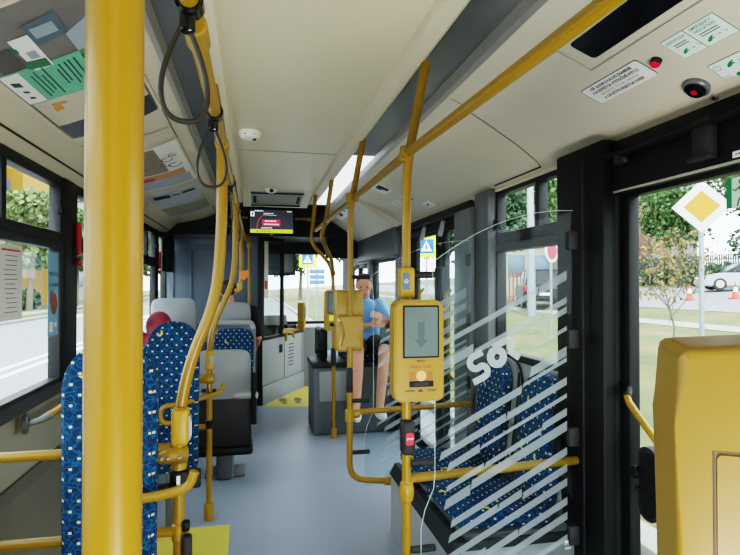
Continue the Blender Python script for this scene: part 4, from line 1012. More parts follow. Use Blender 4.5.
# ------------------------------------------------------------------ straps
def strap(label, y, zt, zb, w, r, twist, name='hanging_strap'):
    t = thing(name, label, 'strap', (LX, y, RZ), 'hanging straps on the window side handrail')
    b = B(); rod(b, (LX, y-.02, RZ), (LX, y+.02, RZ), .025); box(b, (LX-.004, y, RZ-.03), (.028, .02, .05), .008, 3); obj('clip', b, 'blackg', t)
    L = []; zt = RZ-.03; h = zt-zb
    for i in range(41):
        u = i/40; a = PI*2*u
        xx = w/2*math.sin(a)*(math.sin(a/2)**1.0 if True else 1)*1.25; zz = zb+h*(1+math.cos(a))/2
        zz = zb+h*((1+math.cos(a))/2)**1.15
        L.append(Vector((LX-.008+xx*math.cos(twist), y+xx*math.sin(twist), zz)))
    b = B(); tube(b, L, r*1.12, 10, flatten=(1, 1.25)); obj('loop', b, 'strap', t); return t
strap('large dark strap loop hanging nearest the camera', 1.0, 1.845, 1.705, .082, .0042, R(15))
strap('dark strap loop hanging second from the camera, above the thick curved pole', 1.63, 1.85, 1.70, .085, .0036, R(10))
strap('dark strap loop hanging third from the camera, edge on', 2.75, 1.85, 1.70, .075, .0036, R(70))
strap('dark strap loop hanging between the slim curved pole and the far poles', 3.75, 1.85, 1.70, .08, .0036, R(40))

# ------------------------------------------------------------------ display, ceiling devices
di = thing('info_display', 'black passenger information screen hanging under the ceiling end', 'display', (.19, 6.2, 2.11))
b = B(); bx(b, -.068, .453, 6.2, 6.26, 1.955, 2.275, .01, 2); bx(b, .0, .38, 6.25, 6.30, 2.0, 2.3, .01); obj('housing', b, 'black', di)
fr = Fr((.1925, 6.199, 2.12), (1, 0, 0), (0, 0, 1))
b = B(); plate(b, fr, .475, .262, .004, .002); scn = obj('screen', b, pbr('lit_dark_screen', '#30343a', .25, var=0, emit='#2c3036', estr=.6), di)
b = B(); frect(b, fr, -.235, -.128, .235, -.088, .003); obj('lime_bar', b, pbr('lit_lime', '#b5c832', .3, var=0, emit='#b5c832', estr=.7), scn)
b = B(); frect(b, fr, -.105, -.052, .095, .022, .003); obj('red_box', b, pbr('lit_red', '#b02848', .3, var=0, emit='#b02848', estr=.7), scn)
b = B(); stroke(b, fr, [(-.165, -.095), (-.155, -.02), (-.13, .04), (-.08, .075)], .004, .003); obj('route_line', b, pbr('lit_red_line', '#d03848', .3, var=0, emit='#d03848', estr=.7), scn)
wl = pbr('lit_white', '#d8dcde', .3, var=0, emit='#d8dcde', estr=.8)
b = B(); dash(b, fr, -.075, .004, .13, .015, .004); dash(b, fr, -.085, -.032, .165, .014, .004); dash(b, fr, -.115, -.072, .12, .010, .004); dash(b, fr, -.185, .117, .09, .013, .004); dash(b, fr, .17, .115, .05, .009, .004); dash(b, fr, -.09, .09, .11, .007, .004)
frect(b, fr, -.232, .055, -.19, .108, .003); stroke(b, fr, [(-.09, .075), (.05, .07)], .003, .003)
obj('lettering', b, wl, scn)
b = B(); frect(b, fr, -.218, .065, -.204, .098, .0045); dash(b, fr, -.13, -.108, .12, .010, .004); flatpoly(b, fr, [(-.168, -.12), (-.150, -.12), (-.159, -.095)], .004); obj('dark_lettering', b, 'ink', scn)
b = B(); frect(b, fr, -.02, -.148, .02, -.142, .003); obj('maker_plate', b, 'alu', di)
sm = thing('smoke_detector', 'white round smoke detector on the ceiling near the strap handrail', 'smoke detector', (-.03, 3.11, 2.27))
b = B(); tube(b, [(-.025, 3.11, 2.271), (-.025, 3.11, 2.255), (-.025, 3.11, 2.235), (-.025, 3.11, 2.228)], [.062, .062, .05, .03], 24); obj('dome', b, 'white', sm)
b = B(); box(b, (-.045, 3.062, 2.247), (.02, .01, .006), .002); box(b, (-.005, 3.062, 2.247), (.02, .01, .006), .002); rod(b, (.0, 3.10, 2.232), (.0, 3.10, 2.222), .012, 12, .002); obj('sensor', b, 'rubber', sm)
cm = thing('ceiling_camera', 'small white dome camera on the ceiling before the air vent', 'camera', (.15, 4.98, 2.27))
b = B(); ball(b, (.15, 4.93, 2.262), (.055, .05, .035), 3); obj('housing', b, 'white', cm)
b = B(); ball(b, (.15, 4.895, 2.25), (.02, .02, .02), 2); obj('lens', b, 'blackg', cm)

# ------------------------------------------------------------------ cove: stickers on the door side
def covefr(P, x, y, side):
    e = .01; z = pz(P, x); tx = Vector((2*e, 0, pz(P, x+e)-pz(P, x-e))).normalized()
    return Fr((x, y, z), (0, -1, 0), -tx) if side == 'R' else Fr((x, y, z), (0, 1, 0), tx)
fr = covefr(PR, 1.195, 1.615, 'R')
nt = thing('notice_sticker', 'white four line notice with black rim beside the small red lamp on the cove', 'sticker', fr.o)
b = B(); plate(b, fr, .292, .096, .012, .0012); obj('rim', b, 'ink', nt)
b = B(); plate(b, fr, .286, .090, .010, .0016); obj('paper', b, 'white', nt)
b = B()
for i, s in enumerate(('KEĎ ZAZNIE ZVUKOVÉ ZNAMENIE', 'A ROZSVIETI SA VÝSTRAŽNÉ SVETLO', None, 'A OPUSTITE PRIESTOR DVERÍ')):
    if s: text(b, s, fr, .0165, 0, .030-i*.0195, .0022, bold=.0007, maxw=(.21, .235, 0, .20)[i])
obj('lettering', b, 'ink', nt)
b = B(); text(b, 'UKONČITE VÝSTUP / NÁSTUP', fr, .0165, 0, -.009, .0022, maxw=.19); obj('red_lettering', b, 'inkp', nt)
fr = covefr(PR, 1.19, 1.425, 'R')
lm = thing('warning_lamp', 'small round red warning lamp on the door cove beside the four line notice', 'lamp', fr.o)
b = B(); tube(b, [fr.p(0, 0, 0), fr.p(0, 0, .006), fr.p(0, 0, .016)], [.017, .0165, .0155], 24); obj('collar', b, 'frame', lm)
b = B(); tube(b, [fr.p(0, 0, .015), fr.p(0, 0, .021), fr.p(0, 0, .025)], [.0145, .012, .005], 20); obj('lens', b, pbr('red_lens', '#d01030', .15, var=0, emit='#d01030', estr=.15), lm)
def handicon(bm, fr, x, y, s):
    flatpoly(bm, fr, [(x-.5*s, y-.3*s), (x-.45*s, y-.05*s), (x-.1*s, y+.22*s), (x+.35*s, y+.36*s), (x+.5*s, y+.28*s), (x+.15*s, y+.1*s), (x+.42*s, y+.0*s), (x+.36*s, y-.1*s), (x+.1*s, y-.08*s), (x-.1*s, y-.25*s)], .0024, .0004)
def arrowicon(bm, fr, x, y, s): stroke(bm, fr, [(x-.3*s, y), (x+.2*s, y)], .1*s, .0024); flatpoly(bm, fr, [(x+.1*s, y-.14*s), (x+.35*s, y), (x+.1*s, y+.14*s)], .0024, .0004)
def lever(bm, fr, x, y, s): stroke(bm, fr, [(x-.25*s, y+.3*s), (x, y), (x+.3*s, y+.05*s)], .08*s, .0024); stroke(bm, fr, [(x, y), (x+.05*s, y-.35*s)], .08*s, .0024)
fr = covefr(PR, 1.19, 1.268, 'R')
em = thing('safety_sticker', 'double green and white sticker about emergency indication on the door cove', 'sticker', fr.o)
b = B(); plate(b, fr, .184, .094, .002, .0012); obj('rim', b, 'green', em)
b = B(); frect(b, fr, -.0905, -.0455, -.011, .0455, .0016); frect(b, fr, -.0075, -.0455, .0905, .0455, .0016); obj('paper', b, pbr('pale_mint', '#dcebe2', .5, var=.02), em)
b = B(); text(b, 'NÚDZOVÉ AUDIO', fr, .0135, -.05, .030, .0022, maxw=.068, bold=.0003); text(b, 'EMERGENCY', fr, .0145, .040, .034, .0022, bold=.0003, maxw=.072); text(b, 'INDICATION', fr, .0145, .040, .019, .0022, bold=.0003, maxw=.068)
handicon(b, fr, -.062, -.022, .026); handicon(b, fr, .022, -.025, .028)
obj('green_marking', b, 'green', em)
b = B()
for x, w_, y0 in ((-.05, .046, .013), (.040, .06, .005)):
    for i in range(2): stroke(b, fr, [(x-w_/2, y0-i*.009), (x+w_/2, y0-i*.009)], .004, .0022)
for x in (-.036, .05): arrowicon(b, fr, x, -.022, .02); lever(b, fr, x+.022, -.022, .02)
obj('dark_marking', b, pbr('sticker_grey', '#4c5f58', .6, var=0), em)
fr = covefr(PR, 1.325, 1.235, 'R')
e2 = thing('safety_sticker', 'green and white two step hand sticker at the picture edge beside the round emergency button', 'sticker', fr.o)
b = B(); plate(b, fr, .20, .096, .002, .0012); obj('rim', b, 'ink', e2)
b = B(); frect(b, fr, -.098, -.046, .098, .046, .0016); obj('paper', b, pbr('pale_mint2', '#dcebe2', .5, var=.02), e2)
b = B(); handicon(b, fr, -.04, .022, .032); disc(b, fr, -.048, -.024, .010, .0024, 16); stroke(b, fr, [(-.03, -.035), (-.012, -.02)], .006, .0024); obj('green_marking', b, 'green', e2)
b = B(); text(b, '1', fr, .014, -.083, .026, .0024); text(b, '2', fr, .014, -.083, -.022, .0024)
for y in (.026, -.022): stroke(b, fr, arc(-.083, y, .010, 0, 360, 18), .0016, .0022)
arrowicon(b, fr, -.01, .024, .022); stroke(b, fr, [(-.02, -.005), (.03, -.005), (.03, -.04), (-.02, -.04), (-.02, -.005)], .002, .0022); obj('dark_marking', b, 'ink', e2)
fr = covefr(PR, 1.328, 1.42, 'R')
eb = thing('emergency_button', 'round emergency button with black recess and red centre on the door cove', 'emergency button', fr.o)
b = B(); tube(b, [fr.p(0, 0, .0), fr.p(0, 0, .010), fr.p(0, 0, .014), fr.p(0, 0, .0145)], [.040, .040, .036, .030], 32); obj('bezel', b, 'strip', eb)
b = B(); disc(b, fr, 0, 0, .031, .0148, 32); obj('recess', b, 'black', eb)
b = B(); tube(b, [fr.p(-.002, -.004, .0145), fr.p(-.002, -.004, .022), fr.p(-.002, -.004, .023)], [.025, .024, .018], 28); kb = obj('button_ring', b, 'blackg', eb)
b = B(); tube(b, [fr.p(0, 0, .022), fr.p(0, 0, .026)], [.010, .009], 18); obj('red_centre', b, 'red', kb)
kh = thing('keyhole_cap', 'tiny grey lock cap on the lower edge of the door cove', 'lock cap', (1.385, 1.4, 1.98))
fr = covefr(PR, 1.372, 1.40, 'R'); b = B(); tube(b, [fr.p(0, 0, 0), fr.p(0, 0, .006), fr.p(0, 0, .0065)], [.012, .011, .006], 16); obj('cap', b, 'alu', kh)
b = B(); disc(b, fr, 0, 0, .005, .0068, 10); obj('slot', b, 'black', kh)
# black display window in the cove
dm = thing('cove_display', 'long black display window set in the cove above the near door', 'display', (1.02, 1.4, 2.17))
b = B()
for off, x0, x1, y0, y1 in ((.004, .968, 1.092, 1.04, 1.60),):
    patch(b, PR, y0, y1, y0, y1, x0, x1, off)
r = bmesh.ops.extrude_face_region(b, geom=b.faces[:]); bmesh.ops.translate(b, verts=[v for v in r['geom'] if isinstance(v, bmesh.types.BMVert)], vec=(0, 0, .01))
obj('frame', b, 'beige', dm)
b = B(); patch(b, PR, 1.02, 1.62, 1.02, 1.62, .958, .961, .003); patch(b, PR, 1.02, 1.62, 1.02, 1.62, 1.100, 1.103, .003); patch(b, PR, 1.618, 1.622, 1.618, 1.622, .958, 1.103, .003); obj('frame_gap', b, 'panelL', dm)
fr = covefr(PR, 1.028, 1.36, 'R'); b = B(); plate(b, fr, .40, .098, .016, .0012, .0045); obj('dark_window', b, 'blackg', dm)
# small labels farther along the cove
def cvs(name, label, x, y, w, h, mat, cat='sticker'):
    fr = covefr(PR, x, y, 'R'); t = thing(name, label, cat, fr.o); b = B(); plate(b, fr, w, h, .004, .0015); obj('paper', b, mat, t); return t, fr
t, fr = cvs('pictogram_sticker', 'white and black pictogram sticker on the cove over the far double door', 1.00, 4.25, .24, .13, 'white')
b = B(); flatpoly(b, fr, [(-.02, .05), (.10, .05), (.10, -.045), (.02, -.045), (.01, -.01), (-.04, .01)], .0024, .0004); obj('black_marking', b, 'ink', t)
t, fr = cvs('paper_label', 'plain white label beside a pale blue one on the far part of the cove', 1.19, 4.45, .20, .085, 'white')
b = B(); [stroke(b, fr, [(-.07, .02-i*.02), (.07, .02-i*.02)], .004, .0024) for i in range(3)]; obj('print_lines', b, 'inkp', t)
t, fr = cvs('paper_label', 'pale blue label with a small dark tab on the far part of the cove', 1.18, 4.18, .13, .085, pbr('pale_blue', '#d3e2ea', .5, var=.02))
b = B(); frect(b, fr, .05, -.045, .085, -.02, .0024); obj('dark_tab', b, 'ink', t)
t, fr = cvs('safety_sticker', 'small green emergency sticker on the far cove above the double door', 1.315, 4.0, .15, .07, 'white')
b = B(); handicon(b, fr, -.02, 0, .05); obj('green_marking', b, 'ink', t)
sp = thing('speaker_panel', 'white access panel with small black speaker over the front seats', 'speaker panel', (1.0, 5.3, 2.1))
fr = Fr((.93, 5.75, 2.192), (0, -1, 0), (-.843, 0, .536)); b = B(); plate(b, fr, .9, .14, .01, .004); obj('panel', b, 'white', sp)
b = B(); frect(b, fr, -.25, -.03, -.1, .035, .006); obj('speaker_grille', b, 'ink', sp)
b = B(); frect(b, fr, .08, -.01, .14, .01, .006); frect(b, fr, .25, -.005, .36, .012, .006); obj('lock_slot', b, 'frame', sp)

# ------------------------------------------------------------------ cove: posters on the window side
def Lp(bm, ya, yb, xa, xb, off=.004, sa=0): return patch(bm, PL, ya, yb, ya+sa, yb+sa, xa, xb, off)
def poster(name, label, y0, y1, slant):
    t = thing(name, label, 'poster', (-.65, y0, 2.15)); b = B(); Lp(b, y0, y1, -.852, -.432, .003, slant)
    return t, b
SL = -.17
t, b = poster('advert_poster', 'large transit poster with a bus photo and green text band, nearest in the cove', 1.70, 2.84, -.19)
obj('sheet', b, pbr('poster_photo', '#6d6a66', .35, var=.5, scale=7), t)
b = B(); Lp(b, 2.04, 2.33, -.84, -.44, .005, SL); obj('green_band', b, 'mint', t)
b = B(); Lp(b, 2.33, 2.62, -.84, -.44, .005, SL); obj('beige_band', b, pbr('poster_beige', '#c9bfa8', .4, var=.04), t)
b = B(); Lp(b, 2.05, 2.32, -.845, -.775, .006, -.03); obj('white_corner', b, 'white', t)
b = B()
for i, (x, ya, yb) in enumerate(((-.752, 2.06, 2.26), (-.735, 2.03, 2.23), (-.718, 2.06, 2.20), (-.70, 2.0, 2.24), (-.66, 2.03, 2.16), (-.645, 1.99, 2.14), (-.625, 1.98, 2.17), (-.61, 1.97, 2.13), (-.59, 1.96, 2.15), (-.56, 1.95, 2.12), (-.545, 1.94, 2.10))): Lp(b, ya, yb, x, x+.006, .0062, 0)
Lp(b, 2.10, 2.14, -.83, -.80, .0068); Lp(b, 2.18, 2.20, -.82, -.80, .0068); Lp(b, 2.24, 2.26, -.82, -.80, .0068)
obj('text_line', b, pbr('poster_ink', '#234a44', .5, var=0), t)
# picture of a white bus on the poster
b = B(); Lp(b, 1.80, 2.02, -.72, -.655, .0055, -.03); obj('bus_side', b, 'white', t)
b = B(); Lp(b, 1.72, 1.85, -.655, -.55, .0055, -.06); obj('bus_windscreen', b, pbr('poster_slate', '#53646c', .4, var=.2), t)
b = B(); Lp(b, 1.95, 2.01, -.735, -.66, .0062, -.02); Lp(b, 1.86, 1.89, -.735, -.715, .0062, -.01); obj('bus_green_front', b, pbr('poster_green', '#2f6b45', .4, var=.2), t)
b = B(); Lp(b, 1.74, 1.80, -.64, -.57, .0062, -.03); Lp(b, 1.88, 1.93, -.70, -.67, .0062, -.01); obj('bus_highlight', b, pbr('poster_pale', '#8fa0a8', .4, var=.1), t)
b = B(); Lp(b, 1.80, 2.0, -.56, -.44, .005, -.12); obj('pale_sky', b, pbr('poster_sky', '#9aa6b4', .4, var=.1), t)
b = B(); Lp(b, 1.88, 2.03, -.82, -.735, .005, -.03); obj('dark_road', b, pbr('poster_road', '#4b4644', .4, var=.2), t)
b = B(); Lp(b, 2.38, 2.43, -.785, -.75, .006, -.02); obj('amber_square', b, 'orangep', t)
b = B(); Lp(b, 2.34, 2.37, -.78, -.72, .006, -.02); obj('tan_lozenge', b, pbr('poster_tan', '#b89a60', .5, var=0), t)
b = B(); Lp(b, 2.62, 2.83, -.84, -.44, .005, SL); obj('dark_photo', b, pbr('poster_dark', '#3e434b', .4, var=.3), t)
def frame_strip(t, y0, y1, sl):
    b = B(); Lp(b, y0-.02, y1+.02, -.866, -.853, .004, 0); Lp(b, y0-.02+sl, y1+.02+sl, -.431, -.42, .004, 0); Lp(b, y0-.02, y0, -.86, -.425, .004, sl); Lp(b, y1, y1+.02, -.86, -.425, .004, sl); obj('clip_frame', b, 'lip', t)
frame_strip(t, 1.70, 2.84, -.19)
t, b = poster('advert_poster', 'colourful poster with line drawing on white, second in the window side cove', 3.30, 4.42, -.10)
obj('sheet', b, 'white', t)
b = B(); Lp(b, 3.32, 3.92, -.845, -.56, .005, -.06); obj('brown_photo', b, pbr('poster_brown', '#8d7f6a', .45, var=.5, scale=14), t)
b = B(); Lp(b, 3.95, 4.12, -.845, -.47, .005, -.09); obj('orange_band', b, pbr('poster_peach', '#c9936a', .45, var=.25, scale=10), t)
b = B(); Lp(b, 3.99, 4.08, -.78, -.68, .0062, -.02); obj('red_patch', b, 'redtxt', t)
b = B(); Lp(b, 4.12, 4.40, -.845, -.45, .005, -.09); obj('grey_band', b, pbr('poster_grey', '#a9acb2', .45, var=.1), t)
b = B()
for cx, cy, rr_ in ((-.53, 3.55, .05), (-.50, 3.72, .06), (-.56, 3.68, .04), (-.49, 3.48, .035)):
    for i in range(20):
        a0 = 2*PI*i/20*.8; a1 = 2*PI*(i+1)/20*.8
        p = [(cx+rr_*.7*math.cos(a), cy+rr_*math.sin(a)) for a in (a0, a1)]; q = [(cx+(rr_-.012)*.7*math.cos(a), cy+(rr_-.012)*math.sin(a)) for a in (a0, a1)]
        b.faces.new([b.verts.new((x, y, pz(PL, x)-.0065)) for x, y in (p[0], p[1], q[1], q[0])])
obj('line_drawing', b, 'greyd', t); frame_strip(t, 3.30, 4.42, -.10)
t, b = poster('advert_poster', 'grey and olive poster with dark text blocks, third in the window side cove', 4.62, 5.92, -.10)
obj('sheet', b, pbr('poster_silver', '#b4b8bb', .4, var=.08), t)
b = B(); Lp(b, 5.35, 5.62, -.84, -.44, .005, -.1); obj('olive_band', b, pbr('poster_olive', '#9a9468', .45, var=.08), t)
b = B(); Lp(b, 5.62, 5.90, -.84, -.44, .005, -.1); obj('blue_grey_band', b, pbr('poster_bluegrey', '#8e949c', .45, var=.08), t)
b = B(); Lp(b, 4.70, 4.84, -.81, -.68, .006, -.02); Lp(b, 4.66, 4.74, -.58, -.48, .006, -.02); Lp(b, 4.72, 4.76, -.66, -.6, .006, -.01); obj('text_block', b, 'ink', t); frame_strip(t, 4.62, 5.92, -.10)
t, b = poster('advert_poster', 'poster above the camera in the cove, only its far edge in view', .75, 1.55, -.10)
obj('sheet', b, pbr('poster_cream', '#cfc9b8', .4, var=.1), t); frame_strip(t, .75, 1.55, -.10)

# notices on the left window
n1 = thing('window_notice', 'white printed timetable sheet with red heading stuck on the left window', 'notice', (-.98, 2.6, 1.4))
fr = Fr((-1.012, 2.585, 1.425), (0, 1, 0), (0, 0, 1))
b = B(); frect(b, fr, -.115, -.16, .115, .16, .001); obj('sheet', b, pbr('paper_back', '#d9d6d2', .6, var=.03), n1)
b = B(); frect(b, fr, -.09, .135, .09, .143, .002); obj('red_heading', b, 'redtxt', n1)
b = B()
for i in range(13): stroke(b, fr, [(-.07+random.uniform(0, .03), .115-i*.02), (.07-random.uniform(0, .04), .115-i*.02)], .0035, .002)
obj('print_lines', b, 'greyd', n1)
n2 = thing('window_poster', 'narrow blue and brown advert hanging at the left window post', 'poster', (-.98, 3.0, 1.3))
fr = Fr((-.99, 3.015, 1.38), (.06, 1, 0), (0, .0, 1))
b = B(); frect(b, fr, -.06, -.22, .06, .20, .001); obj('sheet', b, pbr('paper_blue', '#7fb0cc', .5, var=.05), n2)
b = B(); text(b, 'PRACUJ', fr, .028, .005, .09, .002, bold=.0008, maxw=.10); text(b, 'S NAMI', fr, .028, .005, .035, .002, bold=.0008, maxw=.10); obj('lettering', b, pbr('navy_print', '#27406e', .5, var=0), n2)
b = B(); disc(b, fr, .01, -.06, .04, .002, 20, .055); disc(b, fr, -.015, -.03, .025, .003, 16, .04); obj('brown_picture', b, pbr('brown_photo2', '#8a4a38', .5, var=.3, scale=40), n2)
b = B(); frect(b, fr, -.04, -.2, .0, -.15, .002); disc(b, fr, .03, -.165, .013, .002, 14); obj('white_picture', b, 'white', n2)
# emergency hammers
def hammer(label, y, x=-.965):
    t = thing('emergency_hammer', label, 'hammer', (x, y, 1.6))
    b = B(); tube(b, [(x, y, 1.76), (x, y, 1.70), (x, y, 1.58)], [.016, .019, .016], 12); obj('handle', b, 'red', t)
    b = B(); tube(b, [(x, y-.03, 1.535), (x, y, 1.55), (x, y+.04, 1.525)], [.010, .018, .010], 10); obj('head', b, 'red', t)
    b = B(); box(b, (x-.012, y-.02, 1.60), (.02, .05, .05), .006); obj('holder', b, 'frame', t); return t
hammer('red emergency hammer on the first window post behind the nearest pole', 3.33)
hammer('red emergency hammer on the far window post by the cab wall', 6.02)
rb = thing('roller_blind', 'black roller blind above the far left window by the cab wall', 'blind', (-.95, 6.3, 1.8))
b = B(); bx(b, -.96, -.88, 6.12, 6.5, 1.55, 1.93, .015); obj('cassette', b, 'black', rb)
b = B(); rod(b, (-.92, 6.1, 1.94), (-.92, 6.52, 1.94), .03); obj('roller', b, 'rubber', rb)
# stickers on the door glass
fr = Fr((1.393, 1.62, 1.715), (0, -1, 0), (0, 0, 1))
tl = thing('glass_lettering', 'tiny black letters TOL on the near door glass', 'lettering', fr.o); b = B(); text(b, 'TOL', fr, .026, .03, 0, .001, bold=.0012); obj('letters', b, 'ink', tl)
fr = Fr((1.393, 1.345, 1.69), (0, -1, 0), (0, 0, 1))
ex = thing('exit_sticker', 'green running figure exit sticker on the near door glass', 'sticker', fr.o)
b = B(); frect(b, fr, -.035, -.045, .085, .045, .001); obj('paper', b, pbr('pale_green', '#cfe3d2', .5, var=0), ex)
b = B(); frect(b, fr, -.035, -.045, -.016, .045, .002)
disc(b, fr, .016, .031, .008, .002, 14); stroke(b, fr, [(.014, .018), (.022, -.008)], .012, .002); stroke(b, fr, [(.022, -.008), (.008, -.024), (.004, -.04)], .006, .002); stroke(b, fr, [(.022, -.008), (.036, -.02), (.03, -.038)], .006, .002); stroke(b, fr, [(.014, .016), (-.004, .006), (-.012, .012)], .005, .002); stroke(b, fr, [(.016, .016), (.032, .01), (.038, .022)], .005, .002)
frect(b, fr, .055, -.045, .085, .045, .002); obj('green_marking', b, 'green', ex)
dl = thing('gear_label', 'small white label strip on the black header over the near door', 'label', (1.34, 1.27, 1.79)); fr = Fr((1.3445, 1.25, 1.79), (0, -1, 0), (0, 0, 1))
b = B(); frect(b, fr, -.06, -.009, .06, .009, .001); obj('paper', b, 'white', dl)
b = B(); dash(b, fr, -.05, 0, .10, .006, .002); obj('lettering', b, 'greyd', dl)

# ------------------------------------------------------------------ outside
GZ0 = -.35
def gz(x): return GZ0+max(0, x-2.5)*.063
def strip_ground(name, x0, x1, y0, y1, mat, lift=0):
    b = B(); n = 8
    A = [b.verts.new((x0+(x1-x0)*i/n, y0, gz(x0+(x1-x0)*i/n)+lift)) for i in range(n+1)]; C = [b.verts.new((v.co.x, y1, v.co.z)) for v in A]
    for i in range(n): b.faces.new((A[i], A[i+1], C[i+1], C[i]))
    return struct(name, b, mat)
strip_ground('road', -10.6, 2.5, -15, 160, 'asph')
strip_ground('ground', 2.5, 90, -15, 160, 'grass', .0)
strip_ground('ground', -90, -10.6, -15, 160, 'grass', .0)
strip_ground('sidewalk', 11.6, 12.5, -15, 160, 'kerb', .015)
strip_ground('road', 15.5, 26.4, -15, 160, 'asph', .015)
strip_ground('sidewalk', -14.2, -12.6, -15, 160, 'kerb', .015)
b = B(); bx(b, 2.4, 2.65, -15, 160, GZ0, GZ0+.13, .02); struct('kerb', b, 'kerb')
b = B(); bx(b, -10.75, -10.5, -15, 160, GZ0, GZ0+.13, .02); struct('kerb', b, 'kerb')
b = B(); bx(b, -4.75, -4.6, -15, 150, GZ0, GZ0+.006); bx(b, -5.15, -5.0, -15, 150, GZ0, GZ0+.006); struct('road_line', b, 'line')
b = B()
for i in range(7): bx(b, -9.8+i*1.3, -9.2+i*1.3, 30, 33.5, GZ0, GZ0+.008)
struct('road_line', b, 'line')
def leaves(bm, c, r, n, s, rnd):
    for _ in range(n):
        while True:
            p = Vector((rnd.uniform(-1, 1), rnd.uniform(-1, 1), rnd.uniform(-1, 1)))
            if .25 < p.length < 1: break
        p = Vector(c)+Vector((p.x*r[0], p.y*r[1], p.z*r[2])); e = Euler((rnd.uniform(0, 6), rnd.uniform(0, 6), rnd.uniform(0, 6))).to_matrix(); k = s*rnd.uniform(.6, 1.4)
        bm.faces.new([bm.verts.new(p+e @ Vector(q)*k) for q in ((-.5, -.25, 0), (.1, -.35, .08), (.5, 0, 0), (.1, .35, .08), (-.5, .25, 0))])
def make_tree(label, loc, h, cr, mat, seed, n=1700, s=.42, trunk=.16, group='trees along the street'):
    rnd = random.Random(seed); t = thing('tree', label, 'tree', loc, group); x, y, z = loc
    b = B(); tube(b, [(x, y, z-.2), (x+.1, y, z+h*.3), (x-.05, y+.1, z+h*.62)], [trunk*1.3, trunk, trunk*.5], 10)
    for i in range(6):
        a = rnd.uniform(0, 6.28); l = cr*rnd.uniform(.5, .8); tube(b, [(x, y, z+h*rnd.uniform(.3, .5)), (x+l*math.cos(a), y+l*math.sin(a), z+h*rnd.uniform(.6, .8))], [trunk*.5, trunk*.15], 6)
    obj('trunk', b, 'bark', t)
    b = B(); k = 9
    for i in range(k):
        a = rnd.uniform(0, 6.28); q = rnd.uniform(0, .6)*cr; zz = z+h*rnd.uniform(.42, .86); rr = cr*rnd.uniform(.42, .62)
        leaves(b, (x+q*math.cos(a), y+q*math.sin(a), zz), (rr, rr, rr*.8), n//k, s, rnd)
    obj('crown', b, mat, t, flat=True); return t
TR = [  # label, x, y, h, crown, material
 ('pale green street tree across the road, seen through the near left window', -14.2, 39, 8, 2.6, 'leaf3'),
 ('green street tree across the road beside the window post', -13.8, 47, 8, 2.8, 'leaf1'),
 ('dark green tree across the road seen between window post and nearest pole', -12.8, 55, 8, 3.4, 'leaf2'),
 ('small pale tree across the road at the far end of the left windows', -13, 64, 8, 3.6, 'leaf3'),
 ('broad tree over the street seen through the window by the cab wall', -12, 84, 11, 5, 'leaf1'),
 ('dense green tree on the right of the windscreen', 7.5, 42, 9, 4.2, 'leaf1'),
 ('dark tree behind the crossing sign in the windscreen', 4.6, 56, 10, 4.5, 'leaf2'),
 ('pale bushy tree at the middle of the windscreen', 1.2, 74, 9, 4.5, 'leaf3'),
 ('dark tree seen through the glass of the far double door', 12, 33, 9, 4, 'leaf2'),
 ('leafy green tree at the left of the side window, before the fence', 11.2, 24.6, 7.2, 2.0, 'leaf2'),
 ('overhanging tree above the pink tower in the side window', 15.2, 25.6, 10.5, 2.6, 'leaf1'),
 ('tall pale green tree behind the priority sign', 32.5, 30.5, 13, 5.0, 'leaf3'),
 ('tall green tree right of the priority sign behind the silver car', 30, 25, 13, 5.4, 'leaf1'),
 ('dark green tree over the silver car at the picture edge', 33, 22.5, 12, 5, 'leaf2'),
 ('low bushy tree under the tall trees, just right of the sign post', 31.2, 27.3, 5.4, 2.6, 'leaf2'),
 ('low pale bush like tree behind the bonnet of the silver car', 33.6, 25.2, 5, 2.6, 'leaf3'),
 ('round green tree behind the priority sign post, before the grey blue house', 29.8, 33.5, 9, 3.0, 'leaf1'),
]
for i, (lb, x, y, h, c, m) in enumerate(TR): make_tree(lb, (x, y, gz(x)), h, c, m, 100+i, n=9000 if h > 11 else 4500, s=.24 if y < 36 else .36)
sh = make_tree('thin young half dry tree on the verge left of the priority sign pole', (6.9, 8.0, gz(6.9)), 2.5, .85, 'dry', 55, 900, .055, .018, 'trees along the street')
for i, (lb, x, y, w) in enumerate((('low green hedge in front of the buildings across the road', -15.6, 36, 14), ('clipped hedge beyond the priority sign', 28.5, 30, 10))):
    b = B(); rnd = random.Random(i)
    for k in range(10): leaves(b, (x, y-w/2+w*k/9, gz(x)+.7), (.7, .9, .8), 150, .3, rnd)
    tag(obj('hedge', b, 'leaf2', None, flat=True), lb, 'hedge', None, 'stuff')
# buildings
def building(label, x0, x1, y0, y1, z0, h, mat, rows, face, cols, base=None):
    t = thing('building', label, 'building', ((x0+x1)/2, (y0+y1)/2, z0)); b = B(); bx(b, x0, x1, y0, y1, z0-1, z0+h); obj('walls', b, mat, t)
    b = B(); bx(b, x0-.2, x1+.2, y0-.2, y1+.2, z0+h, z0+h+.35, .05); obj('roof', b, 'grnf', t)
    for r in range(rows):
        for c in range(cols):
            zc = z0+h*(r+.6)/rows
            if face in 'EW':
                yc = y0+(y1-y0)*(c+.5)/cols; xx = x1 if face == 'E' else x0; b = B(); bx(b, xx-.06, xx+.06, yc-.65, yc+.65, zc-.7, zc+.7, .02)
            else:
                xc = x0+(x1-x0)*(c+.5)/cols; b = B(); bx(b, xc-.65, xc+.65, y0-.06, y0+.06, zc-.7, zc+.7, .02)
            obj('window', b, 'wglass', t)
    return t
building('cream apartment house with many windows across the road', -26, -18, 28, 45, GZ0, 12, 'cream', 3, 'E', 7)
bo = building('ochre house part with yellow corner across the road', -20.5, -17.4, 46.5, 52, GZ0, 14, 'ochre', 4, 'S', 1)
building('pale grey house far along the left side of the street', -26, -17, 66, 90, GZ0, 11, 'grnf', 3, 'S', 3)
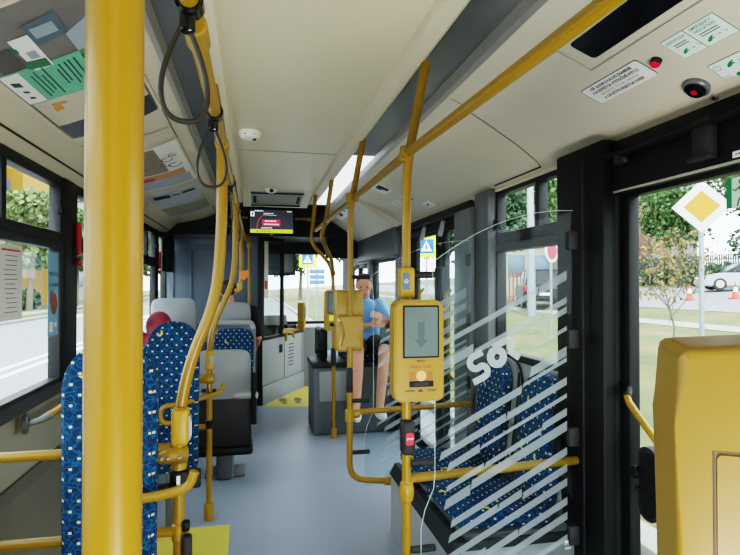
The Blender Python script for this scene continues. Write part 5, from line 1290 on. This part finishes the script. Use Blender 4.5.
building('pink tower block beyond the side window', 64, 78, 104, 112, 4, 17, 'pink', 6, 'S', 5)
building('beige pink house end wall seen left in the near door glass', 24, 32.7, 38, 48, gz(28), 15, 'pinkl', 5, 'S', 3)
building('grey blue house wall joined to the pink house beyond the near door', 33.3, 36.4, 39, 48, gz(30), 15, 'grnf', 5, 'S', 1)
building('low white pavilion behind the fence in the side window', 17.4, 23.4, 36, 42, gz(20), 3.4, 'cream', 1, 'S', 3)
# fences
def fence(label, p, q, h, mat, n):
    t = thing('fence', label, 'fence', p); b = B(); p = Vector(p); q = Vector(q)
    for i in range(n+1): c = p+(q-p)*i/n; c.z = gz(c.x); bx(b, c.x-.03, c.x+.03, c.y-.03, c.y+.03, c.z, c.z+h)
    obj('pickets', b, mat, t, flat=False); b = B()
    for k in (.18, .85): tube(b, [(p.x, p.y, gz(p.x)+h*k), (q.x, q.y, gz(q.x)+h*k)], .035, 6)
    obj('rail', b, mat, t)
    for e in (p, q): b = B(); bx(b, e.x-.06, e.x+.06, e.y-.06, e.y+.06, gz(e.x)-.1, gz(e.x)+h+.12, .01); obj('fence_post', b, mat, t)
    return t
fence('reddish brown picket fence behind the dark car', (12.5, 30, 0), (15.6, 28.6, 0), 1.7, 'brownf', 16)
fence('blue picket fence section behind the dark car', (15.8, 28.5, 0), (18.2, 27.4, 0), 1.7, 'bluef', 14)
fence('dark green picket fence at the far road edge beyond the near door', (28.2, 22, 0), (28.2, 37, 0), 2.0, 'greenf', 90)
# cars
def car(label, loc, rz, paint, L, W, H, suv):
    t = thing('car', label, 'car', (0, 0, 0)); hw = W/2
    b = B()
    low = [(-L/2, .32), (-L/2+.05, .75), (-L/2+.25, .92), (L/2-1.0, .92), (L/2-.15, .72), (L/2, .5), (L/2-.02, .28), (L/2-.3, .22), (-L/2+.2, .22)]
    if suv: low = [(-L/2, .40), (-L/2+.02, .95), (-L/2+.1, 1.05), (L/2-1.1, 1.05), (L/2-.1, .9), (L/2, .6), (L/2-.05, .34), (-L/2+.1, .34)]
    extr(b, low, 'x', -hw, hw); bmesh.ops.bevel(b, geom=b.edges[:], offset=.06, segments=3, affect='EDGES'); obj('car_body', b, paint, t)
    b = B(); zb = 1.04 if suv else .90
    top = [(-L/2+.15, zb), (-L/2+(.35 if suv else .75), H), (L/2-(1.9), H), (L/2-1.05, zb)]
    extr(b, top, 'x', -hw*.86, hw*.86)
    for v in b.verts:
        if v.co.z > zb+.1: v.co.x *= .88
    bmesh.ops.bevel(b, geom=b.edges[:], offset=.05, segments=3, affect='EDGES'); obj('cabin_glass', b, 'carglass', t)
    b = B(); bx(b, -hw*.75, hw*.75, top[1][0]-.02, top[2][0]+.02, H-.05, H+.02, .02)
    for y in (top[1][0]+.05, (top[1][0]+top[2][0])/2, ):
        for s in (-1, 1): tube(b, [(s*hw*.86, y-.05, zb), (s*hw*.755, y, H-.02)], .04, 6)
    obj('roof_panel', b, paint, t)
    for s in (-1, 1):
        for y in (-L/2+.8, L/2-.85):
            w = B(); rod(w, (s*(hw-.2), y, .33), (s*(hw+.01), y, .33), .33, 24, .03); wh = obj('wheel', w, 'rubber', t)
            w = B(); rod(w, (s*(hw-.02), y, .33), (s*(hw+.02), y, .33), .2, 18, .01); obj('hub_cap', w, 'alu', wh)
        b = B(); bx(b, s*hw*.95, s*hw*.68, -L/2-.015, -L/2+.06, .66 if not suv else .78, .82 if not suv else 1.02, .02); obj('tail_lamp', b, 'tail', t)
        b = B(); bx(b, s*hw*.95, s*hw*.62, L/2-.16, L/2-.05, .58, .70, .02); obj('head_lamp', b, 'white', t)
    b = B(); bx(b, -.26, .26, -L/2-.02, -L/2, .6, .71, .005); obj('number_plate', b, 'white', t)
    t.location = loc; t.rotation_euler = (0, 0, rz); return t
car('silver parked car on the far road, cut by the picture edge', (25.3, 24.0, gz(25.3)), R(60), 'car', 4.4, 1.78, 1.45, False)
car('dark parked car seen from behind through the side window', (13.1, 23.4, .33), R(-22), 'suv', 4.4, 1.85, 1.72, True)
# cones
def cone(label, x, y):
    z = gz(x)+.015; t = thing('traffic_cone', label, 'traffic cone', (x, y, z), 'traffic cones on the far road')
    b = B(); tube(b, [(x, y, z+.04), (x, y, z+.32)], [.16, .095], 16); tube(b, [(x, y, z+.50), (x, y, z+.72)], [.06, .025], 16); obj('cone_body', b, 'cone', t)
    b = B(); tube(b, [(x, y, z+.32), (x, y, z+.50)], [.095, .06], 16); obj('white_band', b, 'white', t)
    b = B(); bx(b, x-.2, x+.2, y-.2, y+.2, z, z+.045, .01); obj('cone_base', b, 'cone', t)
cone('red and white traffic cone on the far road just left of the sign pole', 18.9, 20.7); cone('red and white traffic cone on the far road near the silver car', 20.2, 19.6)
# signs
def yawfr(p, ang): return Fr(p, (math.cos(ang), math.sin(ang), 0), (0, 0, 1))
def sign_post(t, x, y, z1, off=.06, r=.035): b = B(); cyl(b, (x, y, gz(x)-.1), (x, y, z1), r, 14); return obj('post', b, 'metal', t)
px_, py_ = 7.15, 7.58
ps = thing('priority_sign', 'yellow and white diamond priority road sign on a grey post', 'road sign', (px_, py_, gz(px_))); sign_post(ps, px_, py_, 3.05, r=.04)
fr = yawfr((px_-.035, py_-.05, 2.68), R(-38)); dm_ = lambda s: [(0, -s), (s, 0), (0, s), (-s, 0)]
b = B(); flatpoly(b, fr, dm_(.43), .012, .022); obj('back_plate', b, 'alu', ps)
b = B(); flatpoly(b, fr, dm_(.425), .015); wf = obj('white_face', b, 'signw', ps)
b = B(); flatpoly(b, fr, dm_(.26), .018); obj('yellow_diamond', b, 'signy', wf)
def crossing(label, x, y, z, s, ang, border=True):
    t = thing('crossing_sign', label, 'road sign', (x, y, gz(x))); sign_post(t, x, y, z+s*.5); fr = yawfr((x-.02, y-.06, z), ang)
    b = B(); flatpoly(b, fr, rrect(s, s, .04), .01, .02); lf = obj('lime_plate', b, 'signl', t)
    b = B(); flatpoly(b, fr, rrect(s*.66, s*.66, .03), .014); bl_ = obj('blue_face', b, 'signb', lf)
    b = B(); flatpoly(b, fr, [(-s*.25, -s*.22), (s*.25, -s*.22), (0, s*.25)], .018); obj('white_triangle', b, 'white', bl_)
    b = B(); disc(b, fr, 0, s*.08, s*.03, .022, 12); stroke(b, fr, [(0, s*.05), (0, -s*.06)], s*.05, .022); stroke(b, fr, [(0, -s*.05), (-s*.06, -s*.17)], s*.035, .022); stroke(b, fr, [(0, -s*.05), (s*.06, -s*.17)], s*.035, .022); stroke(b, fr, [(-s*.07, -s*.04), (0, s*.04), (s*.06, -s*.03)], s*.03, .022); obj('walker_figure', b, 'ink', bl_)
    return t
crossing('blue pedestrian crossing sign with lime border, seen over the near glass screen', 6.15, 19.0, 2.79, .80, R(-20))
cs2 = crossing('blue pedestrian crossing sign with lime border, seen through the windscreen', 2.12, 22.0, 2.42, .66, R(-6))
bs = thing('bus_stop_board', 'small blue direction boards below the crossing sign in the windscreen', 'sign board', (2.4, 23, gz(2.4))); sign_post(bs, 2.62, 23.2, 2.1)
for z in (1.95, 1.72, 1.50): b = B(); bx(b, 2.3, 2.94, 23.1, 23.14, z-.09, z+.09, .01); obj('board', b, pbr('muted_blue', '#3f5f9c', .5, var=0), bs)
rs = thing('red_sign', 'round red and white road sign on a post in the side window', 'road sign', (7.45, 12.7, gz(7.45))); sign_post(rs, 7.45, 12.7, 2.55, r=.03)
fr = yawfr((7.43, 12.65, 2.27), R(28)); b = B(); tube(b, [fr.p(0, 0, 0), fr.p(0, 0, .02)], [.30, .30], 28); obj('white_disc', b, 'signw', rs)
b = B(); disc(b, fr, 0, 0, .23, .025, 28); obj('red_disc', b, 'signr', rs)
lp_ = thing('lamp_post', 'pale street lamp post in the side window', 'lamp post', (10.6, 19.5, gz(10.6)))
b = B(); cyl(b, (10.6, 19.5, .0), (10.55, 19.5, 7), .17, 16, .11); obj('post', b, 'metal', lp_)
b = B(); tube(b, fillet([(10.55, 19.5, 6.9), (10.5, 19.5, 7.4), (9.0, 19.5, 7.6)], .4), .05, 8); box(b, (8.8, 19.5, 7.6), (.6, .2, .12), .04); obj('lamp_head', b, 'metal', lp_)

# ------------------------------------------------------------------ light
w = bpy.data.worlds.new('sky'); S.world = w; w.use_nodes = True; nt_ = w.node_tree; nt_.nodes.clear()
o_ = nt_.nodes.new('ShaderNodeOutputWorld'); bg = nt_.nodes.new('ShaderNodeBackground'); tc = nt_.nodes.new('ShaderNodeTexCoord')
nz = nt_.nodes.new('ShaderNodeTexNoise'); nz.inputs['Scale'].default_value = 2.2; nz.inputs['Detail'].default_value = 5
rp = nt_.nodes.new('ShaderNodeValToRGB'); rp.color_ramp.elements[0].position = .35; rp.color_ramp.elements[0].color = (.78, .88, 1, 1); rp.color_ramp.elements[1].position = .6; rp.color_ramp.elements[1].color = (1, 1, 1, 1)
nt_.links.new(tc.outputs['Generated'], nz.inputs['Vector']); nt_.links.new(nz.outputs[0], rp.inputs[0]); nt_.links.new(rp.outputs[0], bg.inputs[0]); nt_.links.new(bg.outputs[0], o_.inputs[0])
bg.inputs[1].default_value = 4.2
def light(name, typ, loc, rot, e, col=(1, 1, 1), **kw):
    l = bpy.data.lights.new(name, typ); l.energy = e; l.color = col
    for k, v in kw.items(): setattr(l, k, v)
    o = bpy.data.objects.new(name, l); o.location = loc; o.rotation_euler = rot; COL.objects.link(o); return o
sd = Vector((.25, .97, -1.25)).normalized()
light('sun', 'SUN', (0, 0, 20), sd.to_track_quat('-Z', 'Y').to_euler(), 4.5, (1, .96, .88), angle=R(2))
light('rear_fill_point', 'POINT', (.3, -1.6, 1.3), (0, 0, 0), 8, (1, .98, .95), shadow_soft_size=.35)  # added fill behind the camera, not a fixture of the bus
light('rear_fill_area', 'AREA', (.2, -.9, 2.2), (R(20), 0, 0), 2, (1, .98, .95), shape='RECTANGLE', size=.8, size_y=1.6)  # added weak fill from above, the bus strips themselves are off

for nm, p, q, e in (('ceiling_fill_spot', (.25, -.5, .2), (.35, 1.3, 2.27), 86), ('ceiling_fill_spot', (.75, -.9, .25), (1.0, 1.6, 2.2), 70)):  # added spots imitating floor bounce to brighten ceiling and cove
    light(nm, 'SPOT', p, (Vector(q)-Vector(p)).to_track_quat('-Z', 'Y').to_euler(), e, (1, .98, .94), spot_size=R(125), spot_blend=1, shadow_soft_size=.25)
# ------------------------------------------------------------------ camera
cd_ = bpy.data.cameras.new('camera'); cam = bpy.data.objects.new('camera', cd_); COL.objects.link(cam)
cd_.sensor_width = 36; cd_.lens = 545/740*36; cd_.clip_start = .02; cd_.clip_end = 500
cam.location = (0, 0, 1.42); cam.rotation_euler = (R(90)+math.atan(6.5/545), 0, -math.atan(116/545))
S.camera = cam
S.view_settings.view_transform = 'Filmic'; S.view_settings.look = 'High Contrast'; S.view_settings.exposure = .84
S.cycles.transparent_max_bounces = 24; S.cycles.max_bounces = 10; S.cycles.diffuse_bounces = 5
S.cycles.caustics_reflective = False; S.cycles.caustics_refractive = False; S.cycles.sample_clamp_indirect = 6
